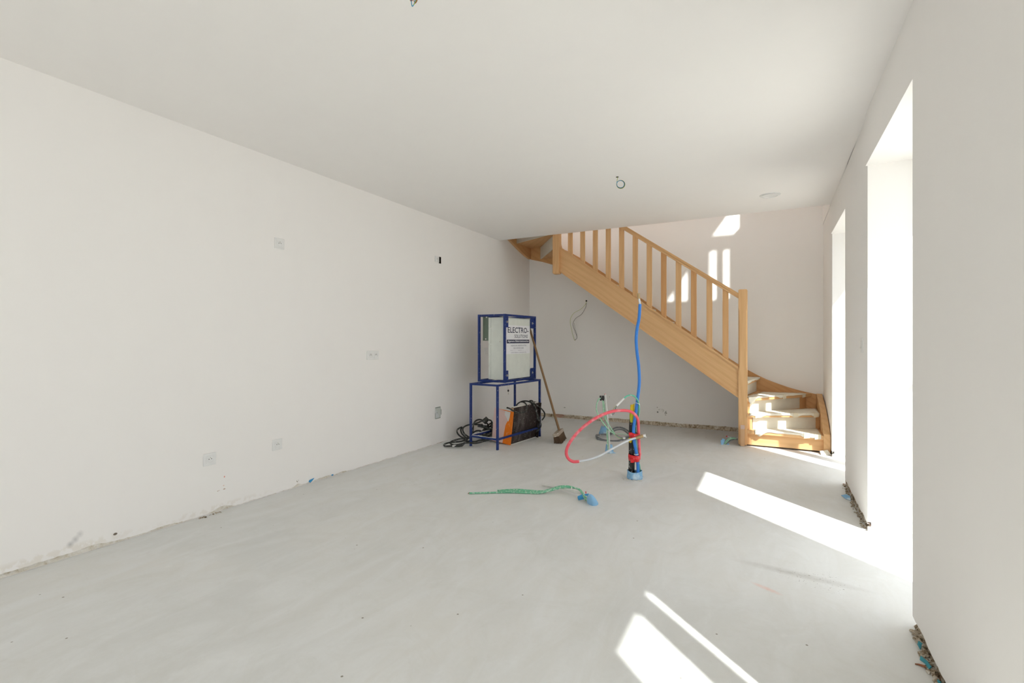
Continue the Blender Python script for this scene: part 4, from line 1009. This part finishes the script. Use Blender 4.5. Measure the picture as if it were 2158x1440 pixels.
m = MB(); m.bevbox(-0.012, 0.012, -0.006, 0.006, -0.007, 0.007, 0.002, mat=Matrix.Translation(K5((706, 450), 4.09)) @ Matrix.Rotation(0.5, 4, 'Y')); m.tube([K5((690, 440), 4.09), K5((712, 462), 4.09)], 0.004, 6, False)
rel(m, base1).build('connector', M['clear'], pb)
# red tape bands, cable ties
def band(u0, u1, v0, v1, d, th, mat, parent, bs, name, sk=0.0):
    n = 20; vs = []; fs = []
    for j, (v, e) in enumerate(((v0, 1), ((v0 + v1) / 2, 1.03), (v1, 0.99))):
        L_ = at(u0, v, d); R_ = at(u1, v + sk, d); c0 = (L_ + R_) / 2; hx = (R_ - L_) / 2; fwd = Vector((-sn, cs, 0)) * th
        for i in range(n):
            a = 2 * pi * i / n; vs.append(c0 + hx * cos(a) * e + fwd * sin(a) * e)
    for j in range(2):
        for i in range(n): fs.append((j * n + i, j * n + (i + 1) % n, (j + 1) * n + (i + 1) % n, (j + 1) * n + i))
    m = MB(); m.add(vs, fs, True); o = rel(m, bs).build(name, mat, parent); o.modifiers.new('thick', 'SOLIDIFY').thickness = 0.002; return o
band(1326.5, 1348.5, 911, 922, 4.185, 0.052, M['red_tape'], pb, base1, 'tape_band', 3)
band(1324.5, 1347.5, 957, 970, 4.19, 0.056, M['red_tape'], pb, base1, 'tape_band', 2)
m = MB(); m.box(-0.012, 0.014, -0.003, 0.003, -0.018, 0.012, mat=Matrix.Translation(at(1332, 971, 4.13)) @ Matrix.Rotation(YAW, 4, 'Z')); rel(m, base1).build('tape_end', M['red_tape'], pb)
m = MB(); m.box(-0.02, 0.012, -0.003, 0.003, -0.012, 0.012, mat=Matrix.Translation(at(1330, 915, 4.14)) @ Matrix.Rotation(YAW, 4, 'Z'))
rel(m, base1).build('tape_end', M['red_tape'], pb)
m = MB().tube([K5((1012, 292), 4.13), K5((1035, 300), 4.12), K5((1062, 312), 4.13)], 0.002, 5); m.tube([K5((1058, 308), 4.13), K5((1068, 318), 4.13)], 0.004, 5, False); rel(m, base1).build('cable_tie', M['clear'], pb)
m = MB().tube([K5((995, 945), 4.15), K5((1025, 953), 4.14), K5((1055, 945), 4.15)], 0.003, 5); rel(m, base1).build('cable_tie', M['clear'], pb)
wrap(base1, (0.063, 0.056), 0.066, M['cloth'], pb, flare_=1.04, seed=2)
m = MB(); m.box(-0.058, 0.06, -0.0595, -0.057, 0.018, 0.026, mat=Matrix.Rotation(YAW, 4, 'Z') @ Matrix.Rotation(-0.16, 4, 'Y')); m.build('fold', M['cloth'], pb)
crumbs(base1 + Vector((-0.01, -0.05, 0)), 0.085, 60, pb, seed=5)

# second group: grey conduit with green cables
base2 = at(1284, 953, 5.17); base2.z = 0
gc = thing('conduit_group', base2, 'upright light grey conduit with pale green looped cables and black clip, behind pipe bundle', 'conduit')
D2 = 5.12
m = MB().tube([K5(p, d) for p, d in (((685, 900), D2), ((682, 800), D2), ((676, 660), D2), ((664, 520), D2), ((650, 380), D2), ((637, 250), D2), ((631, 187), D2))], 0.0095, 10); rel(m, base2).build('grey_conduit', M['grey_pipe'], gc)
m = MB().tube([K5((631, 188), D2), K5((630, 182), D2)], 0.0075, 8, False); rel(m, base2).build('conduit_end', M['redbit'], gc)
A_ = [(600, 262), (606, 330), (615, 420), (640, 510), (680, 580), (720, 640), (755, 690)]
B_ = [(575, 235), (545, 260), (525, 320), (523, 390), (545, 450), (585, 520), (630, 580), (680, 640), (755, 695)]
C_ = [(668, 890), (662, 800), (655, 700), (652, 640)]
D_l = [(612, 262), (622, 330), (628, 400), (640, 480), (655, 540), (668, 620), (662, 700), (672, 800), (680, 880)]
for pts, dq in ((A_, D2 - 0.05), (B_, D2 - 0.06), (C_, D2 - 0.02), (D_l, D2 + 0.03)):
    m = MB().tube([K5(p, dq) for p in pts], 0.0062, 8); rel(m, base2).build('green_cable', M['pale_green'], gc)
for mt, dy in (('brown_wire', -8), ('blue_wire', 0), ('yellow_wire', 8)):
    m = MB().tube([K5((752, 690 + dy * .3), D2 - .055), K5((785, 715 + dy), D2 - .055), K5((820, 735 + dy), D2 - .055), K5((862, 745 + dy * .4), D2 - .055)], 0.0028, 5); rel(m, base2).build('wire', M[mt], gc)
m = MB(); m.bevbox(-0.012, 0.012, -0.008, 0.008, -0.009, 0.009, 0.002, mat=Matrix.Translation(K5((872, 743), D2 - .055))); rel(m, base2).build('connector', M['clear'], gc)
m = MB()
for (x0, x1) in ((574, 574), (606, 606)): m.tube([K5((x0, 205), D2 - .05), K5((x1 + 2, 240), D2 - .05), K5((x1 + 3, 268), D2 - .05)], [0.011, 0.013, 0.008], 8)
m.tube([K5((578, 245), D2 - .06), K5((605, 250), D2 - .06)], 0.010, 8, False); rel(m, base2).build('clip', M['black_plastic'], gc)
m = MB().tube([K5((618, 290), D2 - .03), K5((640, 288), D2 - .035), K5((655, 272), D2 - .03)], 0.002, 5); m.tube([K5((648, 650), D2 - .03), K5((690, 655), D2 - .03)], 0.002, 5); rel(m, base2).build('cable_tie', M['clear'], gc)
wrap(base2, (0.034, 0.028), 0.085, M['cloth'], gc, flare_=1.35, wob=0.004, seed=4)
m = MB(); m.add([(0.01, -0.03, 0.03), (0.075, -0.005, 0.004), (0.03, -0.05, 0.003), (-0.02, -0.04, 0.01)], [(0, 1, 2), (0, 2, 3)]); o = m.build('foam_flap', M['cloth'], gc); o.modifiers.new('t', 'SOLIDIFY').thickness = 0.003

# grey cable coil with a blue foam collar behind
base3 = at(1272, 916, 6.16); base3.z = 0
co = thing('cable_coil', base3, 'loose coil of dark grey cable on the floor behind the grey conduit', 'cable')
ring = [((925, 735), 5.86), ((860, 760), 5.80), ((780, 775), 5.76), ((690, 775), 5.76), ((600, 760), 5.80), ((535, 735), 5.86), ((515, 715), 5.92), ((540, 700), 5.98), ((640, 695), 6.02), ((700, 680), 6.06), ((720, 640), 6.08), ((760, 612), 6.10), ((820, 606), 6.08), ((880, 625), 6.04), ((930, 660), 5.98), ((945, 700), 5.92)]
ring2 = [((930, 715), 5.84), ((860, 745), 5.79), ((790, 785), 5.73), ((700, 782), 5.74), ((600, 768), 5.78), ((530, 745), 5.84), ((530, 712), 5.92), ((600, 700), 5.98), ((700, 695), 6.0), ((740, 655), 6.04), ((800, 632), 6.06), ((860, 640), 6.04), ((915, 680), 5.98), ((940, 712), 5.92)]
m = MB(); m.tube([K5(p, d) for p, d in ring], 0.0095, 8); m.tube([K5(p, d) for p, d in ring2], 0.0095, 8); rel(m, base3).build('cable_rings', M['grey_cable'], co)
m = MB().tube([K5((780, 688), 5.9), K5((860, 690), 5.9), K5((930, 700), 5.9)], 0.004, 6); rel(m, base3).build('thin_cable', M['pale_green'], co)
fo = thing('foam_collar', base3 + Vector((0.0, 0.03, 0)), 'small crumpled blue foam collar on the floor beside the dark grey cable coil', 'foam')
m = MB(); vs = []; fs = []
for j in range(5):
    for i in range(12):
        a = 2 * pi * i / 12; rad = [0.072, 0.065, 0.055, 0.045, 0.030][j] * (1 + 0.2 * mnoise.noise(Vector((cos(a), sin(a), j)))); vs.append((rad * cos(a), rad * 0.6 * sin(a), [0.0, 0.03, 0.06, 0.085, 0.10][j] + 0.012 * sin(a * 3 + j)))
vs = [(x, y, max(0, z)) for x, y, z in vs]
for j in range(4):
    for i in range(12): fs.append((j * 12 + i, j * 12 + (i + 1) % 12, (j + 1) * 12 + (i + 1) % 12, (j + 1) * 12 + i))
m.add(vs, fs, True); o = m.build('foam', M['cloth'], fo); o.modifiers.new('t', 'SOLIDIFY').thickness = 0.004

# green cables lying in the middle of the floor
K6 = lambda p, d: at(960 + p[0] / 6.347, 980 + p[1] / 6.347, d)
base4 = at(1252, 1066, 3.50); base4.z = 0
gb = thing('cable_bundle', base4, 'dusty green cables lying on the open floor in front of the pipe bundle', 'cable')
def fl(p, zz):  # point on the floor raised by zz
    u = 960 + p[0] / 6.347; v = 980 + p[1] / 6.347; d = (CAMZ - zz) * FPX / (v - 717.8); return at(u, v, d)
s1_ = [((180, 380), .008), ((400, 374), .008), ((700, 367), .008), ((1000, 376), .008), ((1110, 378), .010), ((1250, 350), .022), ((1400, 312), .045), ((1540, 305), .055), ((1640, 325), .050), ((1690, 375), .045), ((1720, 430), .03), ((1750, 478), .01)]
s2_ = [((560, 345), .010), ((700, 335), .015), ((850, 332), .020), ((1000, 345), .015), ((1150, 352), .014), ((1270, 325), .03), ((1380, 292), .055), ((1480, 284), .065), ((1570, 300), .062), ((1660, 332), .055), ((1700, 380), .045), ((1740, 440), .03), ((1775, 480), .01)]
s3_ = [((600, 352), .010), ((900, 352), .012), ((1080, 366), .010), ((1200, 352), .02), ((1330, 318), .04), ((1450, 300), .055), ((1560, 308), .056)]
for s_ in (s1_, s2_, s3_):
    m = MB().tube([fl(p, z) for p, z in s_], 0.0068, 8); rel(m, base4).build('green_cable', M['dusty_green'], gb)
m = MB().tube([fl((1165, 266), .012), fl((1240, 280), .014), fl((1330, 300), .018), fl((1450, 325), .022), fl((1560, 355), .026), fl((1680, 385), .03), fl((1740, 420), .03), fl((1790, 470), .012)], 0.0088, 8); rel(m, base4).build('cream_conduit', M['grey_pipe'], gb)
m = MB().tube([fl((1545, 288), .066), fl((1556, 310), .06), fl((1550, 330), .045)], 0.0035, 5); rel(m, base4).build('cable_tie', M['clear'], gb)
m = MB().tube([fl((180, 380), .008), fl((195, 378), .008)], [0.0075, 0.007], 8, False); m.tube([fl((166, 384), .006), fl((180, 380), .007)], [0.003, 0.004], 6, False); rel(m, base4).build('cable_end', M['brown_wire'], gb)
m = MB().tube([fl((1745, 386), .07), fl((1742, 356), .085)], [0.003, 0.004], 6, False); rel(m, base4).build('red_cap', M['redbit'], gb)
# light blue foam cone around them
fc = thing('foam_collar', base4, 'pale blue foam collar like a cone, around the dusty green cables on open floor', 'foam')
P = [fl((1745, 490), .0), fl((1765, 525), .0), fl((1830, 556), .0), fl((1925, 545), .0), fl((1900, 480), .0), fl((1840, 450), .0)]
apex = fl((1800, 380), .0); apex = at(960 + 1795 / 6.347, 980 + 382 / 6.347, 3.50)
m = MB(); vs = [p - base4 for p in P] + [apex - base4 + Vector(o_) for o_ in ((-0.010, -0.010, 0), (0.004, -0.012, -0.002), (0.016, -0.006, -0.006), (0.020, 0.004, -0.008), (0.008, 0.012, -0.004), (-0.006, 0.006, 0))]
mid = [(vs[i] * 0.5 + vs[i + 6] * 0.5) * 1.0 + (vs[i] - sum((vs[j] for j in range(6)), Vector()) / 6).normalized() * 0.010 for i in range(6)]
vs = vs[:6] + mid + vs[6:]
fs = [(j * 6 + i, j * 6 + (i + 1) % 6, (j + 1) * 6 + (i + 1) % 6, (j + 1) * 6 + i) for j in range(2) for i in range(6)] + [(12, 13, 14, 15, 16, 17)]
m.add(vs, fs, True); o = m.build('foam', M['cloth'], fc); sb = o.modifiers.new('s', 'SUBSURF'); sb.levels = 2; sb.render_levels = 2
m = MB(); q0 = [fl((1632, 420), .030), fl((1700, 392), .045), fl((1785, 385), .05), fl((1775, 430), .03), fl((1700, 442), .022), fl((1645, 452), .016)]
m.add([p - base4 for p in q0] + [p - base4 - Vector((0, 0, 0.012)) for p in q0], [(0, 1, 2, 3, 4, 5), (11, 10, 9, 8, 7, 6)] + [(i, (i + 1) % 6, 6 + (i + 1) % 6, 6 + i) for i in range(6)]); o = m.build('foam_flap', M['cloth_dark'], fc); o['label'] = 'darker blue foam flap'

# short conduit stub by the newel
K7 = lambda p, zz: (lambda u, v: at(u, v, (CAMZ - zz) * FPX / (v - 717.8)))(1500 + p[0] / 20.57, 880 + p[1] / 20.57)
base5 = K7((560, 1180), 0.0)
st5 = thing('cable_bundle', base5, 'short green and grey cables curling from the floor beside the lower newel post', 'cable')
m = MB().tube([K7((650, 825), .085), K7((850, 850), .07), K7((1060, 862), .06)], 0.0075, 10, False); rel(m, base5).build('white_conduit', M['white_pipe'], st5)
m = MB().tube([K7((628, 818), .086), K7((672, 830), .085)], 0.0062, 10, False); rel(m, base5).build('conduit_end', M['redbit'], st5)
for pts, mt, r_ in (([(545, 1160), (600, 1060), (690, 950), (800, 900), (930, 895), (1020, 905)], 'dusty_green', .005), ([(565, 1165), (640, 1080), (740, 985), (850, 930), (1000, 920), (1060, 915)], 'pale_green', .005), ([(610, 1165), (700, 1080), (820, 1010), (950, 960), (1120, 930)], 'grey_cable', .006), ([(580, 1165), (640, 1100), (750, 1010), (880, 950), (1130, 960)], 'black_wire', .004)):
    m = MB().tube([K7(p, max(0.004, (1165 - p[1]) / 1165 * 0.34)) for p in pts], r_, 7); rel(m, base5).build('cable', M[mt], st5)
m = MB(); q0 = [K7((415, 1185), 0), K7((395, 990), .045), K7((430, 985), .045), K7((470, 905), .065), K7((590, 955), .05), K7((540, 1080), .02), K7((500, 1190), 0)]
m.add([p - base5 for p in q0], [tuple(range(7))]); o = m.build('foam_collar', M['cloth'], st5); o.modifiers.new('t', 'SOLIDIFY').thickness = 0.006
m = MB(); q0 = [K7((650, 1190), 0), K7((700, 1110), .015), K7((770, 1160), .004), K7((740, 1185), 0)]; m.add([p - base5 for p in q0], [tuple(range(4))]); o = m.build('foam_flap', M['cloth'], st5); o.modifiers.new('t', 'SOLIDIFY').thickness = 0.004

# ------------------------------------------------------------------ wires from wall and ceiling
wz = thing('wall_wires', (-2.431, YB, 1.764), 'thin black and yellow-green wires dangling from a hole in back wall under stairs', 'wire')
off = Vector((-2.431, YB, 1.764))
m = MB().tube([Vector(p) for p in ((-2.431, 6.972, 1.763), (-2.428, 6.95, 1.70), (-2.433, 6.94, 1.666), (-2.49, 6.93, 1.57), (-2.586, 6.93, 1.507), (-2.628, 6.935, 1.421), (-2.598, 6.94, 1.322), (-2.568, 6.945, 1.224), (-2.604, 6.95, 1.185))], 0.0028, 6); rel(m, off).build('black_wire', M['black_wire'], wz)
m = MB().tube([Vector(p) for p in ((-2.431, 6.972, 1.763), (-2.435, 6.95, 1.72), (-2.506, 6.94, 1.647), (-2.621, 6.94, 1.584), (-2.674, 6.94, 1.476), (-2.644, 6.945, 1.301), (-2.615, 6.95, 1.20), (-2.60, 6.95, 1.178))], 0.0022, 6); rel(m, off).build('yellow_green_wire', M['yellow_wire'], wz)
m = MB().tube([Vector(p) for p in ((-2.61, 6.945, 1.44), (-2.60, 6.945, 1.36), (-2.575, 6.95, 1.28), (-2.575, 6.952, 1.24))], 0.0018, 6); rel(m, off).build('grey_wire', M['grey_cable'], wz)
m = MB().cyl((0, -0.004, 0.004), (0, 1, 0), 0.012, 0.006, 10); m.build('wall_hole', M['hole'], wz)
# far ceiling wire curled into a ring
cw0 = Vector((-1.165, 4.137, ZC)); d5 = 4.205
cwt = thing('ceiling_wire', cw0, 'thin coloured wires curled into a small ring hanging from the far ceiling', 'wire')
K9 = lambda p: at(1260 + p[0] / 4.905, 340 + p[1] / 4.905, d5)
for mt, dr, ddy in (('black_wire', 0.0, 0.0), ('yellow_wire', 2.5, 0.004), ('blue_wire', -3.0, -0.004)):
    pts = [K9((205, 163)), K9((198, 205))]
    for i in range(15):
        a = pi * 0.95 + i / 14 * 2 * pi * 1.02; pts.append(K9((235 + (41 + dr) * cos(a), 238 + (40 + dr) * sin(a))) + Vector((0, ddy, 0)))
    m = MB().tube(pts, 0.0020, 6, sub=3); rel(m, cw0).build('wire', M[mt], cwt)
m = MB().cyl((0, 0, -0.002), (0, 0, 1), 0.012, 0.004, 10); m.build('ceiling_hole', M['hole'], cwt)
# near ceiling wires
cn0 = Vector((0, 0, 0)); cn0 = at(873, -112, 1.746); cn0.z = ZC
cnt = thing('ceiling_wire', cn0, 'brown, blue and yellow-green wires hanging from near ceiling at top picture edge', 'wire')
N = lambda u, v, d=1.74: at(u, v, d)
for mt, pts in (('brown_wire', [(873, -112), (868, -60), (873, -20), (877, -4), (876, 6), (872, 0), (871, -20)]), ('blue_wire', [(873, -112), (884, -60), (876, -4), (869.5, 13), (867, 4), (866, -25), (869, -60)]),
                ('yellow_wire', [(875, -112), (890, -60), (879, -4), (870, 12)]), ('brown_wire', [(877, -112), (896, -50), (880, -2), (874.5, 7)]),
                ('brown_wire', [(870, -112), (856, -50), (863, -6), (867, 2), (871, -8), (874, -50)]), ('blue_wire', [(869, -112), (852, -60), (864, -2)])):
    m = MB().tube([N(u, v) for u, v in pts], 0.0016, 6); rel(m, cn0).build('wire', M[mt], cnt)
m = MB().cyl((0, 0, -0.003), (0, 0, 1), 0.02, 0.006, 12); m.build('ceiling_hole', M['hole'], cnt)
# round ceiling cover
rc = thing('ceiling_cover', (-0.01, 5.336, ZC), 'flat round white cover plate on the ceiling near the stairwell and right wall', 'ceiling cover')
MB().cyl((0, 0, 0), (0, 0, -1), 0.092, 0.006, 32, 0.088).build('plate', M['plate'], rc)
m = MB(); n = 32; vs = []; fs = []
for r_, z_ in ((0.078, -0.006), (0.080, -0.011), (0.066, -0.011), (0.064, -0.006)):
    for i in range(n): vs.append((r_ * cos(2 * pi * i / n), r_ * sin(2 * pi * i / n), z_))
for j in range(3):
    for i in range(n): fs.append((j * n + i, j * n + (i + 1) % n, (j + 1) * n + (i + 1) % n, (j + 1) * n + i))
m.add(vs, fs); m.build('rim', M['plate'], rc)

# ------------------------------------------------------------------ sockets and boxes on the left wall
def socket_thing(y, z, w_, h_, n_, label, name='wall_socket'):
    t = thing(name, (XL, y, z), label, 'socket')
    MB().bevbox(0.0, 0.009, -w_ / 2, w_ / 2, -h_ / 2, h_ / 2, 0.003).build('plate', M['plate'], t)
    for i in range(n_):
        yc = (i - (n_ - 1) / 2) * 0.071
        m = MB().bevbox(0.008, 0.0115, yc - 0.026, yc + 0.026, -0.026, 0.026, 0.001)
        m.build('insert', M['plate'], t)
        # recessed well: ring and dark pins
        m = MB(); n = 24; vs = []; fs = []
        for r_, x_ in ((0.0205, 0.0116), (0.0195, 0.0135), (0.018, 0.0118)):
            for k_ in range(n): vs.append((x_, yc + r_ * cos(2 * pi * k_ / n), r_ * sin(2 * pi * k_ / n)))
        for j in range(2):
            for k_ in range(n): fs.append((j * n + k_, j * n + (k_ + 1) % n, (j + 1) * n + (k_ + 1) % n, (j + 1) * n + k_))
        m.add(vs, fs, True); m.build('well_rim', M['plate'], t)
        m = MB()
        for py, pz in ((-0.0085, 0.002), (0.0085, 0.002)): m.cyl((0.0112, yc + py, pz), (1, 0, 0), 0.003, 0.001, 8)
        m.build('pin_hole', M['hole'], t)
        MB().cyl((0.0112, yc, 0.0115), (1, 0, 0), 0.0026, 0.006, 8).build('earth_pin', M['bolt'], t)
    return t
socket_thing(1.987, 0.375, 0.083, 0.083, 1, 'white wall socket low on the left wall, nearest the camera')
socket_thing(2.502, 0.378, 0.083, 0.083, 1, 'white wall socket low on left wall above the blue foam scrap')
socket_thing(2.520, 1.929, 0.083, 0.083, 1, 'white wall socket high on the left wall, near the ceiling')
socket_thing(3.528, 1.039, 0.155, 0.083, 2, 'white double wall socket at mid height on left wall')
sx = socket_thing(4.547, 2.105, 0.071, 0.071, 1, 'white socket with an open dark hole beside it, high on left wall')
MB().bevbox(0.0, 0.003, 0.038, 0.080, -0.040, 0.036, 0.0005).build('open_box', M['hole'], sx)
t = thing('wall_switch', (XL, 5.635, 1.04), 'faint white switch plate on left wall seen through the cabinet cage', 'switch')
MB().bevbox(0.0, 0.009, -0.042, 0.042, -0.042, 0.042, 0.003).build('plate', M['plate'], t)
MB().bevbox(0.009, 0.013, -0.022, 0.022, -0.026, 0.026, 0.002).build('rocker', M['plate'], t)
t = thing('wall_patch', (XL, 4.57, 0.355), 'grey-green filled box opening low on left wall beside the trestle', 'patch')
q = [(-0.05, 0.055), (0.045, 0.060), (0.058, 0.03), (0.052, -0.045), (0.045, -0.060), (-0.05, -0.062)]
MB().prism(q, 0.0003, 0.0025, 'x').build('filler', M['filler'], t)
MB().prism([(-0.048, 0.04), (-0.022, 0.015), (0.012, -0.03), (0.02, -0.056), (-0.046, -0.058)], 0.0024, 0.004, 'x').build('filler_lump', M['filler2'], t)
m = MB().box(0.0002, 0.003, -0.052, -0.049, -0.062, 0.0); m.box(0.0002, 0.003, -0.05, 0.045, -0.066, -0.061); m.box(0.0002, 0.003, -0.05, 0.045, 0.056, 0.064); m.box(0.0002, 0.003, 0.052, 0.060, -0.03, 0.03); m.build('crack', M['olive_metal'], t)
m = MB().box(0.004, 0.0045, -0.026, -0.018, -0.004, 0.006); m.build('screw', M['olive_metal'], t)
# switch plate on the pier of the right wall
t = thing('wall_switch', (xr(3.93), 3.93, 1.148), 'slim pale switch plate on the right wall pier between the two windows', 'switch')
MB().bevbox(-0.004, 0.0, -0.045, 0.045, -0.05, 0.05, 0.001).build('plate', M['plate'], t)
MB().bevbox(-0.007, -0.004, -0.022, 0.022, -0.025, 0.025, 0.001).build('rocker', M['plate'], t)

# ------------------------------------------------------------------ scraps and rubble at the wall feet
def scrap(pts, mat, label, name='foam_scrap', th=0.004):
    c0 = sum((Vector(p) for p in pts), Vector()) / len(pts); c0.z = 0
    q = max(abs(p[1] - c0.y) for p in pts); k_ = 0.55
    m = MB(); m.add([Vector(((p[0] - c0.x) * (0.7 if c0.x < 0 else k_), (p[1] - c0.y) * k_, 0.003 + p[2] * 0.7)) for p in pts], [tuple(range(len(pts)))]); o = m.build(name, mat); o.location = c0
    o.modifiers.new('t', 'SOLIDIFY').thickness = th; return tag(o, label, 'scrap')
scrap([(-3.366, 2.775, 0.018), (-3.364, 2.79, 0.038), (-3.364, 2.875, 0.045), (-3.362, 2.84, 0.024), (-3.36, 2.80, 0.004)], M['cloth_dark'], 'bright blue foam scrap sticking out at the foot of the left wall')
scrap([(-3.366, 3.02, 0.008), (-3.366, 3.03, 0.022), (-3.364, 3.06, 0.020), (-3.362, 3.05, 0.006)], M['cloth_dark'], 'tiny blue foam scrap at left wall foot, beyond the bright blue scrap')
scrap([(0.44, 4.47, 0.012), (0.50, 4.47, 0.03), (0.535, 4.40, 0.03), (0.53, 4.30, 0.006), (0.48, 4.36, 0.004)], M['cloth'], 'pale blue foam scrap at the foot of the right wall pier')
teal_m = plain('teal_foam', (0.07, 0.30, 0.36, 1), 0.8, 0.15)
scrap([(0.497, 2.41, 0.010), (0.500, 2.40, 0.034), (0.515, 2.375, 0.034), (0.510, 2.385, 0.024), (0.500, 2.36, 0.006)], teal_m, 'teal foam sliver in rubble at the near right wall corner')
scrap([(0.470, 2.30, 0.012), (0.478, 2.315, 0.030), (0.500, 2.265, 0.030), (0.512, 2.225, 0.022), (0.500, 2.225, 0.006), (0.490, 2.26, 0.014)], teal_m, 'teal foam shred lying across rubble at the near right wall')
scrap([(0.497, 2.17, 0.006), (0.503, 2.175, 0.022), (0.512, 2.155, 0.022), (0.508, 2.15, 0.006)], teal_m, 'teal foam bit in rubble close to the bottom picture edge')
m = MB().tube([Vector((0.462, 2.262, 0.004)), Vector((0.474, 2.262, 0.005)), Vector((0.490, 2.252, 0.008))], [0.002, 0.0035, 0.0045], 7)
o = m.build('brick_chip', plain('terracotta_chip', (0.30, 0.12, 0.06, 1), 0.9, 0.1)); tag(o, 'reddish brown chip on the floor beside the near right wall rubble', 'rubble')
def rubble_heap(name, p0, p1, wd, n, seed, label, size=(0.004, 0.014)):
    q = random.Random(seed); m = MB(); p0 = Vector(p0); p1 = Vector(p1); d = (p1 - p0); nn = Vector((-d.y, d.x)).normalized()
    for i in range(n):
        s_ = q.uniform(*size); t_ = q.random(); o_ = abs(q.gauss(0, wd * 0.45))
        c0 = p0 + d * t_ + nn * o_; c = Vector((c0.x, c0.y, s_ * 0.45))
        bm = bmesh.new(); bmesh.ops.create_icosphere(bm, subdivisions=1, radius=s_)
        for v in bm.verts: v.co = Vector((v.co.x * q.uniform(.7, 1.2), v.co.y * q.uniform(.7, 1.2), v.co.z * 0.6)) * q.uniform(.75, 1.15)
        bm.verts.ensure_lookup_table()
        m.add([v.co + c for v in bm.verts], [tuple(v.index for v in f.verts) for f in bm.faces]); bm.free()
    o = m.build(name, M['masonry']); o['kind'] = 'stuff'; tag(o, label, 'rubble'); return o
rubble_heap('rubble', (0.502, 1.95), (0.520, 2.52), 0.018, 150, 4, 'crumbled masonry rubble along the foot of the near right wall')
rubble_heap('rubble', (0.524, 3.74), (0.530, 4.83), 0.02, 150, 5, 'crumbled masonry rubble along the foot of the right wall pier', (0.003, 0.010))
rubble_heap('rubble', (-1.55, 6.955), (-0.35, 6.955), 0.012, 50, 6, 'small rubble bits at the foot of the back wall under stairs', (0.003, 0.009))
rubble_heap('rubble', (-3.352, 2.05), (-3.352, 1.9), -0.02, 25, 8, 'small plaster bits at the foot of the left wall below the nearest socket', (0.003, 0.009))
h_ = Vector((0, 0, 0))
o = crumbs((-2.78, 4.68), 0.13, 90, None, 'plaster_crumbs', seed=9, size=(0.002, 0.006)); tag(o, 'white plaster crumbs on the floor between the front legs of the blue trestle', 'crumbs')
